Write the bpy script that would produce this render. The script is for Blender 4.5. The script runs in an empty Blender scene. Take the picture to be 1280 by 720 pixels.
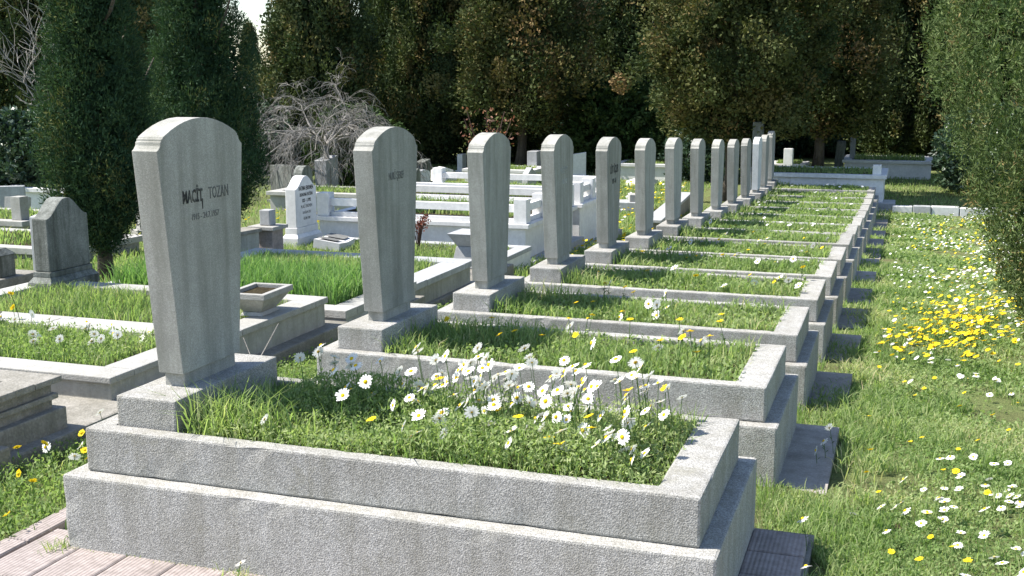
import bpy, bmesh, math, random
import numpy as np
from mathutils import Vector, Matrix

R = math.radians
rng = np.random.default_rng(7)
random.seed(7)
SC = bpy.context.scene
COL = SC.collection

# ------------------------------------------------------------------ camera
YAW, PITCH, ROLL = R(18.798), R(10.474), R(-0.102)
CAM = Vector((2.4686, -2.9508, 1.5114))
F = Vector((-math.sin(YAW) * math.cos(PITCH), math.cos(YAW) * math.cos(PITCH), -math.sin(PITCH)))
RT = Vector((math.cos(YAW), math.sin(YAW), 0))
UP = RT.cross(F)
R2 = math.cos(ROLL) * RT + math.sin(ROLL) * UP
U2 = -math.sin(ROLL) * RT + math.cos(ROLL) * UP
cd = bpy.data.cameras.new('camera')
cam = bpy.data.objects.new('camera', cd)
COL.objects.link(cam)
cam.matrix_world = Matrix(((R2.x, U2.x, -F.x, CAM.x), (R2.y, U2.y, -F.y, CAM.y), (R2.z, U2.z, -F.z, CAM.z), (0, 0, 0, 1)))
cd.sensor_width = 36
cd.lens = 36 * 1440.06 / 1280
cd.clip_start = 0.05
cd.clip_end = 3000
SC.camera = cam

# ------------------------------------------------------------------ light
SUN_EL, SUN_AZ = R(52), R(16)          # light travels along +x, a little towards +y
w = bpy.data.worlds.new('World')
SC.world = w
w.use_nodes = True
nt = w.node_tree
bg = nt.nodes['Background']
sky = nt.nodes.new('ShaderNodeTexSky')
sky.sky_type = 'NISHITA'
sky.sun_disc = False
sky.sun_elevation = SUN_EL
sky.sun_rotation = R(254)
sky.air_density = 1.0
sky.dust_density = 0.6
sky.ozone_density = 1.0
nt.links.new(sky.outputs[0], bg.inputs[0])
bg.inputs[1].default_value = 0.115
sl = bpy.data.lights.new('sun', 'SUN')
sl.energy = 5.0
sl.angle = R(0.5)
sl.color = (1.0, 0.95, 0.87)
sun = bpy.data.objects.new('sun', sl)
COL.objects.link(sun)
sd = Vector((math.cos(SUN_EL) * math.cos(SUN_AZ), math.cos(SUN_EL) * math.sin(SUN_AZ), -math.sin(SUN_EL)))
sun.rotation_euler = sd.to_track_quat('-Z', 'Y').to_euler()
sun.location = (-20, -5, 25)
vs = SC.view_settings
vs.view_transform = 'Standard'
vs.look = 'None'
vs.exposure = 1.05
vs.gamma = 1
vs.use_curve_mapping = False
SC.render.engine = 'CYCLES'
SC.cycles.max_bounces = 6
SC.cycles.diffuse_bounces = 3
SC.cycles.transmission_bounces = 3
SC.cycles.transparent_max_bounces = 6

# ------------------------------------------------------------------ materials
def newmat(name):
    m = bpy.data.materials.new(name)
    m.use_nodes = True
    n = m.node_tree.nodes
    return m, m.node_tree, n['Principled BSDF'], m.node_tree.links

def ramp(t, stops, interp='LINEAR'):
    r = t.nodes.new('ShaderNodeValToRGB')
    cr = r.color_ramp
    cr.interpolation = interp
    while len(cr.elements) < len(stops):
        cr.elements.new(0.5)
    for e, (p, c) in zip(cr.elements, stops):
        e.position = p
        e.color = (*c, 1) if len(c) == 3 else c
    return r

def g3(v, tint=(1, 1, 1)):
    return tuple(v * k for k in tint)

def coords(t, scale=(1, 1, 1), shift=True, world=False):
    tc = t.nodes.new('ShaderNodeTexCoord')
    mp = t.nodes.new('ShaderNodeMapping')
    mp.inputs['Scale'].default_value = scale
    if world:
        ge = t.nodes.new('ShaderNodeNewGeometry')
        t.links.new(ge.outputs['Position'], mp.inputs[0])
        return mp.outputs[0]
    if shift:
        oi = t.nodes.new('ShaderNodeObjectInfo')
        mu = t.nodes.new('ShaderNodeMath'); mu.operation = 'MULTIPLY'; mu.inputs[1].default_value = 37.0
        t.links.new(oi.outputs['Random'], mu.inputs[0])
        ad = t.nodes.new('ShaderNodeVectorMath'); ad.operation = 'ADD'
        t.links.new(tc.outputs['Object'], ad.inputs[0]); t.links.new(mu.outputs[0], ad.inputs[1])
        t.links.new(ad.outputs[0], mp.inputs[0])
    else:
        t.links.new(tc.outputs['Object'], mp.inputs[0])
    return mp.outputs[0]

def noise(t, vec, scale, detail=4, rough=0.6):
    n = t.nodes.new('ShaderNodeTexNoise')
    n.inputs['Scale'].default_value = scale
    n.inputs['Detail'].default_value = detail
    n.inputs['Roughness'].default_value = rough
    t.links.new(vec, n.inputs['Vector'])
    return n.outputs[0]

def voro(t, vec, scale, feature='F1', out=0):
    n = t.nodes.new('ShaderNodeTexVoronoi')
    n.feature = feature
    n.inputs['Scale'].default_value = scale
    t.links.new(vec, n.inputs['Vector'])
    return n.outputs[out]

def mix(t, a, b, fac, mode='MIX'):
    m = t.nodes.new('ShaderNodeMix')
    m.data_type = 'RGBA'
    m.blend_type = mode
    for sock, v in ((m.inputs[0], fac), (m.inputs[6], a), (m.inputs[7], b)):
        if isinstance(v, (int, float)):
            sock.default_value = v
        elif isinstance(v, tuple):
            sock.default_value = (*v, 1) if len(v) == 3 else v
        else:
            t.links.new(v, sock)
    return m.outputs[2]

def bump(t, h, strength, dist, bs, prev=None):
    b = t.nodes.new('ShaderNodeBump')
    b.inputs['Strength'].default_value = strength
    b.inputs['Distance'].default_value = dist
    t.links.new(h, b.inputs['Height'])
    if prev is not None:
        t.links.new(prev, b.inputs['Normal'])
    if bs is not None:
        t.links.new(b.outputs[0], bs.inputs['Normal'])
    return b.outputs[0]

def stone(name, lo, hi, tint=(1, 1, 1), grain=150, grainamt=0.5, bumpd=0.003, bumps=0.8, streak=0.0, stain=(0.09, 0.095, 0.075), stainamt=0.4, rough=0.85, stainscale=3.0, pits=0.0, var=0.1):
    m, t, bs, L = newmat(name)
    v = coords(t)
    gr = voro(t, v, grain, out=1)
    sep = t.nodes.new('ShaderNodeSeparateColor'); L.new(gr, sep.inputs[0])
    grc = ramp(t, [(0.0, g3(lo, tint)), (0.35, g3((lo + hi) * 0.45, tint)), (0.8, g3(hi, tint)), (1, g3(hi * 1.25, tint))])
    L.new(sep.outputs[0], grc.inputs[0])
    base = noise(t, v, 14, 5, 0.65)
    bc = ramp(t, [(0.3, g3(lo * 0.4 + hi * 0.5, tint)), (0.7, g3(hi, tint))])
    L.new(base, bc.inputs[0])
    c = mix(t, bc.outputs[0], grc.outputs[0], grainamt)
    st = noise(t, v, stainscale, 6, 0.7)
    sr = ramp(t, [(0.42, (0, 0, 0)), (0.75, (1, 1, 1))])
    L.new(st, sr.inputs[0])
    mu = t.nodes.new('ShaderNodeMath'); mu.operation = 'MULTIPLY'; mu.inputs[1].default_value = stainamt
    L.new(sr.outputs[0], mu.inputs[0])
    c = mix(t, c, stain, mu.outputs[0])
    if streak > 0:
        v2 = coords(t, (17, 17, 1.3))
        s2 = noise(t, v2, 1.0, 5, 0.6)
        r2 = ramp(t, [(0.42, (0, 0, 0)), (0.68, (1, 1, 1))])
        L.new(s2, r2.inputs[0])
        m2 = t.nodes.new('ShaderNodeMath'); m2.operation = 'MULTIPLY'; m2.inputs[1].default_value = streak
        L.new(r2.outputs[0], m2.inputs[0])
        c = mix(t, c, stain, m2.outputs[0])
    if pits > 0:
        pv = voro(t, v, 38, out=0)
        pr_ = ramp(t, [(0.05, (1, 1, 1)), (0.11, (0, 0, 0))]); L.new(pv, pr_.inputs[0])
        pn = noise(t, v, 9, 2, 0.5); pr2 = ramp(t, [(0.55, (0, 0, 0)), (0.65, (1, 1, 1))]); L.new(pn, pr2.inputs[0])
        pm = t.nodes.new('ShaderNodeMath'); pm.operation = 'MULTIPLY'; L.new(pr_.outputs[0], pm.inputs[0]); L.new(pr2.outputs[0], pm.inputs[1])
        pk_ = t.nodes.new('ShaderNodeMath'); pk_.operation = 'MULTIPLY'; pk_.inputs[1].default_value = pits; L.new(pm.outputs[0], pk_.inputs[0])
        c = mix(t, c, (0.05, 0.048, 0.04), pk_.outputs[0])
        # lichen and dirt blotches with their own outline
        ln = noise(t, v, 5.5, 9, 0.78); lr = ramp(t, [(0.56, (0, 0, 0)), (0.64, (1, 1, 1))]); L.new(ln, lr.inputs[0])
        lm = t.nodes.new('ShaderNodeMath'); lm.operation = 'MULTIPLY'; lm.inputs[1].default_value = pits * .45; L.new(lr.outputs[0], lm.inputs[0])
        c = mix(t, c, (0.21, 0.20, 0.15), lm.outputs[0])
    oi = t.nodes.new('ShaderNodeObjectInfo')
    vr = t.nodes.new('ShaderNodeMapRange'); vr.inputs[3].default_value = 1 - var; vr.inputs[4].default_value = 1 + var
    L.new(oi.outputs['Random'], vr.inputs[0])
    vm = t.nodes.new('ShaderNodeVectorMath'); vm.operation = 'SCALE'; L.new(c, vm.inputs[0]); L.new(vr.outputs[0], vm.inputs['Scale'])
    c = vm.outputs[0]
    L.new(c, bs.inputs['Base Color'])
    bs.inputs['Roughness'].default_value = rough
    bs.inputs['Specular IOR Level'].default_value = 0.25
    n1 = bump(t, voro(t, v, grain * 0.8), bumps, bumpd, None)
    bump(t, noise(t, v, grain * 0.5, 5, 0.8), bumps * 0.45, bumpd, bs, n1)
    return m

M = {}
M['aggregate'] = stone('washed_aggregate', 0.15, 0.44, (1.0, 0.98, 0.93), 300, 0.7, 0.0018, 0.75, 0.38, (0.17, 0.16, 0.125), 0.42, pits=0.85)
M['cast'] = stone('cast_stone', 0.24, 0.43, (1.0, 0.98, 0.90), 360, 0.5, 0.001, 0.5, 0.5, (0.14, 0.14, 0.115), 0.3, stainscale=2.2, pits=0.3, var=0.14)
M['castpale'] = stone('pale_cast_stone', 0.45, 0.66, (1, 1, 1), 320, 0.3, 0.001, 0.4, 0.2, (0.3, 0.3, 0.29), 0.3)
M['oldstone'] = stone('old_dark_stone', 0.13, 0.27, (0.96, 1.0, 0.93), 120, 0.4, 0.002, 0.6, 0.75, (0.035, 0.04, 0.03), 0.6)
M['marble'] = stone('white_marble', 0.56, 0.76, (1, 0.99, 0.98), 60, 0.12, 0.0006, 0.3, 0.12, (0.40, 0.40, 0.41), 0.35, rough=0.55)
M['marblegrey'] = stone('grey_marble', 0.26, 0.44, (0.98, 1, 1.02), 80, 0.2, 0.001, 0.4, 0.3, (0.2, 0.205, 0.2), 0.45)
M['limekerb'] = stone('worn_limestone', 0.26, 0.45, (1.0, 0.985, 0.94), 140, 0.3, 0.002, 0.6, 0.15, (0.2, 0.19, 0.15), 0.5)
M['concrete'] = stone('dirty_concrete', 0.16, 0.32, (1.0, 0.95, 0.85), 110, 0.35, 0.003, 0.7, 0.25, (0.09, 0.085, 0.06), 0.6)
M['pad'] = stone('worn_pad', 0.24, 0.38, (1.0, 0.92, 0.84), 160, 0.35, 0.002, 0.6, 0.0, (0.10, 0.085, 0.06), 0.55, stainscale=9, pits=.6)
M['render'] = stone('cream_render', 0.30, 0.44, (1.0, 0.98, 0.90), 90, 0.2, 0.002, 0.5, 0.35, (0.15, 0.16, 0.12), 0.45)
M['letter'] = stone('black_paint', 0.015, 0.035, (1, 1, 1), 200, 0.3, 0.0005, 0.3, 0.0, (0.2, 0.2, 0.18), 0.85, stainscale=45)
M['letterworn'] = stone('worn_paint', 0.10, 0.17, (1, 1, 0.96), 200, 0.3, 0.0005, 0.3, 0.0, (0.2, 0.2, 0.19), 0.7, stainscale=20)
M['letterfade'] = stone('fading_paint', 0.05, 0.10, (1, 1, 1), 200, 0.3, 0.0005, 0.3, 0.0, (0.22, 0.22, 0.2), 1.0, stainscale=40)
M['letterpale'] = stone('bare_carving', 0.40, 0.55, (1, 1, 0.96), 200, 0.3, 0.0005, 0.3, 0.0, (0.26, 0.26, 0.24), 0.7, stainscale=20)
M['bark'] = stone('brown_bark', 0.06, 0.15, (1.0, 0.82, 0.66), 60, 0.3, 0.01, 0.9, 0.6, (0.03, 0.025, 0.02), 0.5)
M['barkpale'] = stone('pale_bark', 0.19, 0.34, (1.0, 0.93, 0.84), 60, 0.3, 0.004, 0.6, 0.0, (0.12, 0.1, 0.09), 0.5, stainscale=6)
M['barkgrey'] = stone('grey_twigs', 0.13, 0.27, (1.0, 0.94, 0.86), 60, 0.3, 0.004, 0.6, 0.0, (0.08, 0.07, 0.06), 0.5, stainscale=6)
M['redstem'] = stone('red_stem', 0.06, 0.12, (1.0, 0.55, 0.45), 90, 0.3, 0.002, 0.5)

def paver_mat():
    m, t, bs, L = newmat('ribbed_paver')
    v = coords(t)
    nz = noise(t, v, 30, 6, 0.7)
    r = ramp(t, [(0.25, (0.19, 0.16, 0.145)), (0.55, (0.31, 0.265, 0.25)), (0.85, (0.40, 0.36, 0.335))])
    L.new(nz, r.inputs[0])
    st = noise(t, v, 5, 4, 0.6)
    r2 = ramp(t, [(0.5, (0, 0, 0)), (0.8, (0.6, 0.6, 0.6))]); L.new(st, r2.inputs[0])
    L.new(mix(t, r.outputs[0], (0.13, 0.11, 0.095), r2.outputs[0]), bs.inputs['Base Color'])
    bs.inputs['Roughness'].default_value = 0.9
    tc = t.nodes.new('ShaderNodeTexCoord')
    wv = t.nodes.new('ShaderNodeTexWave'); wv.wave_type = 'BANDS'; wv.bands_direction = 'X'
    wv.inputs['Scale'].default_value = 22; wv.inputs['Distortion'].default_value = 0.4
    L.new(tc.outputs['Object'], wv.inputs['Vector'])
    n1 = bump(t, wv.outputs[1], 0.45, 0.004, None)
    bump(t, noise(t, v, 180, 3, 0.7), 0.5, 0.002, bs, n1)
    return m
M['paver'] = paver_mat()

def ground_mat(name, cols, sc=5.0):
    m, t, bs, L = newmat(name)
    v = coords(t, world=True)
    a = noise(t, v, sc, 8, 0.7)
    r = ramp(t, cols); L.new(a, r.inputs[0])
    b = noise(t, v, 70, 5, 0.75)
    rb = ramp(t, [(0.3, (0.45, 0.45, 0.45)), (0.75, (1.2, 1.2, 1.2))]); L.new(b, rb.inputs[0])
    L.new(mix(t, r.outputs[0], rb.outputs[0], 1.0, 'MULTIPLY'), bs.inputs['Base Color'])
    bs.inputs['Roughness'].default_value = 0.95
    bs.inputs['Specular IOR Level'].default_value = 0.1
    bump(t, b, 0.9, 0.03, bs)
    return m
M['ground'] = ground_mat('ground_soil', [(0.30, (0.24, 0.19, 0.12)), (0.42, (0.20, 0.22, 0.09)), (0.62, (0.22, 0.28, 0.10)), (0.8, (0.30, 0.25, 0.16))], 2.2)
M['soil'] = ground_mat('plot_soil', [(0.3, (0.055, 0.04, 0.026)), (0.6, (0.09, 0.075, 0.04)), (0.8, (0.06, 0.075, 0.03))], 9.0)
M['gravel'] = ground_mat('gravel_soil', [(0.3, (0.22, 0.2, 0.17)), (0.6, (0.36, 0.34, 0.3)), (0.8, (0.16, 0.17, 0.09))], 3.0)

def leafmat(name, stops, trans=0.3, rough=0.75, spec=0.08, tint=(1.1, 1.25, 0.65)):
    m, t, bs, L = newmat(name)
    at = t.nodes.new('ShaderNodeAttribute'); at.attribute_name = 'tint'
    r = ramp(t, stops); L.new(at.outputs['Fac'], r.inputs[0])
    L.new(r.outputs[0], bs.inputs['Base Color'])
    bs.inputs['Roughness'].default_value = rough
    bs.inputs['Specular IOR Level'].default_value = spec
    if trans > 0:
        tr = t.nodes.new('ShaderNodeBsdfTranslucent')
        L.new(mix(t, r.outputs[0], tint, 1.0, 'MULTIPLY'), tr.inputs[0])
        ms = t.nodes.new('ShaderNodeMixShader'); ms.inputs[0].default_value = trans
        L.new(bs.outputs[0], ms.inputs[1]); L.new(tr.outputs[0], ms.inputs[2])
        L.new(ms.outputs[0], t.nodes['Material Output'].inputs[0])
    return m
M['grass'] = leafmat('grass_blade', [(0, (0.12, 0.20, 0.06)), (0.45, (0.265, 0.355, 0.145)), (0.8, (0.41, 0.45, 0.23)), (1, (0.56, 0.49, 0.31))], 0.5)
M['lush'] = leafmat('lush_grass', [(0, (0.08, 0.17, 0.05)), (0.5, (0.18, 0.31, 0.11)), (1, (0.31, 0.41, 0.18))], 0.45)
M['herb'] = leafmat('herb_leaf', [(0, (0.12, 0.20, 0.06)), (0.5, (0.265, 0.345, 0.145)), (1, (0.42, 0.46, 0.24))], 0.45)
M['cypress'] = leafmat('cypress_foliage', [(0, (0.026, 0.045, 0.022)), (0.45, (0.058, 0.084, 0.036)), (0.75, (0.105, 0.122, 0.048)), (1, (0.175, 0.14, 0.062))], 0.12)
M['olive'] = leafmat('olive_cypress_foliage', [(0, (0.035, 0.055, 0.022)), (0.4, (0.075, 0.092, 0.035)), (0.7, (0.125, 0.118, 0.045)), (1, (0.20, 0.135, 0.065))], 0.12)
M['juniper'] = leafmat('juniper_foliage', [(0, (0.022, 0.045, 0.026)), (0.5, (0.04, 0.08, 0.04)), (0.85, (0.075, 0.12, 0.05)), (1, (0.12, 0.13, 0.05))], 0.15)
M['thuja'] = leafmat('thuja_foliage', [(0, (0.045, 0.078, 0.028)), (0.5, (0.095, 0.135, 0.05)), (0.9, (0.16, 0.195, 0.08)), (1, (0.22, 0.17, 0.075))], 0.22)
M['shrub'] = leafmat('shrub_leaf', [(0, (0.025, 0.05, 0.03)), (0.6, (0.05, 0.09, 0.05)), (1, (0.10, 0.14, 0.08))], 0.15, 0.35, 0.5)
M['greenbush'] = leafmat('green_bush_leaf', [(0, (0.025, 0.05, 0.015)), (0.6, (0.05, 0.085, 0.027)), (1, (0.09, 0.12, 0.04))], 0.12)
M['roseleaf'] = leafmat('rose_leaf', [(0, (0.06, 0.10, 0.03)), (0.4, (0.14, 0.16, 0.06)), (0.65, (0.28, 0.11, 0.07)), (1, (0.55, 0.36, 0.30))], 0.3, tint=(1.2, 1.0, 0.8))
M['redleaf'] = leafmat('red_leaf', [(0, (0.10, 0.04, 0.03)), (1, (0.26, 0.10, 0.07))], 0.25, tint=(1.2, .9, .8))
M['petal'] = leafmat('white_petal', [(0, (0.80, 0.80, 0.78)), (1, (0.86, 0.86, 0.85))], 0.25, 0.6, tint=(1, 1, 1))
M['yellow'] = leafmat('yellow_petal', [(0, (0.80, 0.56, 0.02)), (1, (0.86, 0.68, 0.04))], 0.25, 0.6, tint=(1, 1, 0.6))
M['stem'] = leafmat('flower_stem', [(0, (0.08, 0.14, 0.04)), (1, (0.14, 0.2, 0.06))], 0.0)

# ------------------------------------------------------------------ builders
def tag(o, label=None, cat=None, group=None, kind=None):
    if label: o['label'] = label
    if cat: o['category'] = cat
    if group: o['group'] = group
    if kind: o['kind'] = kind
    return o

def empty(name, loc, rz=0, label=None, cat=None, group=None):
    o = bpy.data.objects.new(name, None)
    COL.objects.link(o)
    o.location = loc
    o.rotation_euler = (0, 0, rz)
    o.empty_display_size = 0.1
    return tag(o, label, cat, group)

def link(name, me, parent=None, loc=(0, 0, 0), rot=(0, 0, 0)):
    o = bpy.data.objects.new(name, me)
    COL.objects.link(o)
    o.parent = parent
    o.location = loc
    o.rotation_euler = rot
    return o

class MB:
    def __init__(s):
        s.v = []; s.f = []
    def box(s, x0, x1, y0, y1, z0, z1):
        b = len(s.v)
        s.v += [(x, y, z) for z in (z0, z1) for y in (y0, y1) for x in (x0, x1)]
        s.f += [[b + i for i in q] for q in ((0, 2, 3, 1), (4, 5, 7, 6), (0, 1, 5, 4), (2, 6, 7, 3), (0, 4, 6, 2), (1, 3, 7, 5))]
        return s
    def frustum(s, c0, h0, c1, h1, z0, z1):
        b = len(s.v)
        for (cx, cy), (hx, hy), z in ((c0, h0, z0), (c1, h1, z1)):
            s.v += [(cx - hx, cy - hy, z), (cx + hx, cy - hy, z), (cx - hx, cy + hy, z), (cx + hx, cy + hy, z)]
        s.f += [[b + i for i in q] for q in ((0, 2, 3, 1), (4, 5, 7, 6), (0, 1, 5, 4), (2, 6, 7, 3), (0, 4, 6, 2), (1, 3, 7, 5))]
        return s
    def ring(s, x0, x1, y0, y1, z0, z1, t, z2=None):
        """open frame, wall thickness t; one closed shell"""
        if not isinstance(t, tuple): t = (t, t, t, t)
        b = len(s.v)
        X0, X1, Y0, Y1 = x0 + t[0], x1 - t[1], y0 + t[2], y1 - t[3]
        for z in (z0, z1):
            s.v += [(x0, y0, z), (x1, y0, z), (x1, y1, z), (x0, y1, z), (X0, Y0, z), (X1, Y0, z), (X1, Y1, z), (X0, Y1, z)]
        for i in range(4):
            j = (i + 1) % 4
            s.f += [[b + i, b + j, b + 8 + j, b + 8 + i], [b + 4 + j, b + 4 + i, b + 12 + i, b + 12 + j],
                    [b + 8 + i, b + 8 + j, b + 12 + j, b + 12 + i], [b + j, b + i, b + 4 + i, b + 4 + j]]
        return s
    def prism_x(s, poly, x0, x1):
        """poly: (y,z) list counter-clockwise seen from +x"""
        b = len(s.v); n = len(poly)
        s.v += [(x0, y, z) for y, z in poly] + [(x1, y, z) for y, z in poly]
        s.f += [[b + i for i in reversed(range(n))], [b + n + i for i in range(n)]]
        for i in range(n):
            j = (i + 1) % n
            s.f.append([b + i, b + j, b + n + j, b + n + i])
        return s
    def prism_y(s, poly, y0, y1):
        """poly: (x,z) list counter-clockwise seen from -y"""
        b = len(s.v); n = len(poly)
        s.v += [(x, y0, z) for x, z in poly] + [(x, y1, z) for x, z in poly]
        s.f += [[b + i for i in range(n)], [b + n + i for i in reversed(range(n))]]
        for i in range(n):
            j = (i + 1) % n
            s.f.append([b + j, b + i, b + n + i, b + n + j])
        return s
    def tube(s, pts, rad, n=5, cap=True):
        b = len(s.v); P = [Vector(p) for p in pts]; m = len(P)
        for i, p in enumerate(P):
            d = (P[min(i + 1, m - 1)] - P[max(i - 1, 0)])
            d = d.normalized() if d.length > 1e-9 else Vector((0, 0, 1))
            a = d.orthogonal().normalized() if abs(d.z) < 0.9 else d.cross(Vector((1, 0, 0))).normalized()
            c = d.cross(a)
            for k in range(n):
                an = 2 * math.pi * k / n
                s.v.append(tuple(p + (a * math.cos(an) + c * math.sin(an)) * rad[i]))
        for i in range(m - 1):
            for k in range(n):
                l = (k + 1) % n
                s.f.append([b + i * n + k, b + i * n + l, b + (i + 1) * n + l, b + (i + 1) * n + k])
        if cap:
            s.f += [[b + k for k in reversed(range(n))], [b + (m - 1) * n + k for k in range(n)]]
        return s
    def mesh(s, name, mat, bev=0.0, seg=2, smooth=False, wear=0.0, step=.05):
        me = bpy.data.meshes.new(name)
        if bev > 0:
            bm = bmesh.new()
            vv = [bm.verts.new(v) for v in s.v]
            for f in s.f:
                try: bm.faces.new([vv[i] for i in f])
                except ValueError: pass
            bmesh.ops.recalc_face_normals(bm, faces=bm.faces)
            ed = [e for e in bm.edges if len(e.link_faces) == 2 and e.calc_face_angle(0) > 0.45]
            bmesh.ops.bevel(bm, geom=ed, offset=bev, segments=seg, profile=0.6, affect='EDGES', clamp_overlap=True)
            if wear > 0:
                from mathutils import noise as mn
                for _ in range(6):
                    ed = [e for e in bm.edges if e.calc_length() > step * 1.6]
                    if not ed: break
                    bmesh.ops.subdivide_edges(bm, edges=ed, cuts=1, use_grid_fill=True)
                bm.normal_update()
                for v_ in bm.verts:
                    k_ = mn.noise(v_.co * 9.0) * .5 + mn.noise(v_.co * 31.0) * .5
                    edge = max((e.calc_face_angle(0) for e in v_.link_edges if len(e.link_faces) == 2), default=0)
                    v_.co += v_.normal * (k_ * wear * (1.0 if edge > .2 else .35) - (wear * 1.6 if edge > .2 and mn.noise(v_.co * 17.0) > .45 else 0))
                bmesh.ops.triangulate(bm, faces=[f for f in bm.faces if len(f.verts) > 4])
            bm.to_mesh(me); bm.free()
        else:
            me.from_pydata(s.v, [], s.f)
            me.update()
        me.materials.append(M[mat] if isinstance(mat, str) else mat)
        if smooth:
            me.polygons.foreach_set('use_smooth', [True] * len(me.polygons))
        return me
    def obj(s, name, mat, parent=None, bev=0.0, loc=(0, 0, 0), rot=(0, 0, 0), seg=2, smooth=False):
        return link(name, s.mesh(name, mat, bev, seg, smooth), parent, loc, rot)

def polymesh(name, V, loops, starts, tint, mat):
    me = bpy.data.meshes.new(name)
    V = np.ascontiguousarray(V, dtype=np.float32).reshape(-1)
    me.vertices.add(len(V) // 3); me.vertices.foreach_set('co', V)
    me.loops.add(len(loops)); me.loops.foreach_set('vertex_index', loops.astype(np.int32))
    me.polygons.add(len(starts)); me.polygons.foreach_set('loop_start', starts.astype(np.int32))
    a = me.attributes.new('tint', 'FLOAT', 'FACE')
    a.data.foreach_set('value', np.clip(tint, 0, 1).astype(np.float32))
    me.update(calc_edges=True)
    me.materials.append(M[mat])
    return me

def quadmesh(name, V, tint, mat):
    n = len(V)
    return polymesh(name, V, np.arange(n * 4), np.arange(n) * 4, tint, mat)

def blade_arrays(xy, z, h, wd, lean, rg):
    n = len(xy)
    a = rg.uniform(0, 2 * np.pi, n); b = rg.uniform(0, 2 * np.pi, n)
    base = np.c_[xy, z]
    s = np.c_[np.cos(a), np.sin(a), np.zeros(n)] * (wd / 2)[:, None]
    l = np.c_[np.cos(b), np.sin(b), np.zeros(n)] * (h * lean)[:, None]
    zz = np.c_[np.zeros(n), np.zeros(n), h]
    mid = base + zz * 0.6 + l * 0.35
    tip = base + zz * (1 - 0.25 * np.minimum(lean, 1))[:, None] + l
    V = np.stack([base - s, base + s, mid - s * 0.75, mid + s * 0.75, tip], 1)
    return V

def blades_mesh(name, V, tint, mat):
    n = len(V)
    lp = (np.arange(n)[:, None] * 5 + np.array([0, 1, 3, 2, 2, 3, 4])).reshape(-1)
    st = (np.arange(n)[:, None] * 7 + np.array([0, 4])).reshape(-1)
    return polymesh(name, V, lp, st, np.repeat(tint, 2), mat)

def leaf_quads(c, d, ln, wd, rg, hint=None, jit=.3):
    """diamond leaves centred at c along unit d, facing roughly along hint"""
    n = len(c)
    r = rg.normal(size=(n, 3))
    if hint is not None: r = hint + r * jit
    s = np.cross(d, r); s /= np.linalg.norm(s, axis=1)[:, None] + 1e-9
    L2 = (d * ln[:, None]) / 2; W2 = s * (wd[:, None]) / 2
    return np.stack([c - L2, c + W2 - L2 * 0.1, c + L2, c - W2 - L2 * 0.1], 1)

def unit(v):
    return v / (np.linalg.norm(v, axis=-1, keepdims=True) + 1e-9)

# ------------------------------------------------------------------ ground
ROWY = [0, 1.555, 2.955, 4.38, 5.80, 7.215, 8.62, 10.07, 11.55, 13.0, 14.4, 15.7, 16.75, 17.75]
ROWZ = [0, -0.0965, -0.189, -0.268, -0.357, -0.440, -0.505, -0.592, -0.676, -0.750, -0.811, -0.855, -0.870, -0.850]
GYS = np.array([-60, -0.2] + [y + 0.4 for y in ROWY] + [19.5, 3000])
GZS = np.array([-0.03, -0.03] + [z - 0.035 for z in ROWZ] + [-0.90, -0.90])
def gz(y):
    return np.interp(y, GYS, GZS)

def build_ground():
    xs = np.unique(np.r_[np.linspace(-14, 8, 90), [-900, -300, -120, -60, -40, -28, -20, 12, 20, 40, 100, 300, 900]])
    ys = np.unique(np.r_[np.linspace(-4, 24, 120), [-60, -20, -8, 28, 34, 45, 60, 90, 150, 300, 700, 1800]])
    X, Y = np.meshgrid(xs, ys)
    Z = gz(Y) + 0.012 * np.sin(X * 3.1 + Y * 1.7) * np.sin(Y * 2.3 - X) * (np.abs(X) < 14)
    V = np.c_[X.ravel(), Y.ravel(), Z.ravel()]
    nx = len(xs)
    f = [(j * nx + i, j * nx + i + 1, (j + 1) * nx + i + 1, (j + 1) * nx + i) for j in range(len(ys) - 1) for i in range(nx - 1)]
    me = bpy.data.meshes.new('ground'); me.from_pydata(V.tolist(), [], f); me.materials.append(M['ground'])
    me.polygons.foreach_set('use_smooth', [True] * len(me.polygons))
    tag(link('ground', me), 'sloping cemetery ground under the grass and graves', 'ground', kind='structure')
build_ground()

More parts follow.
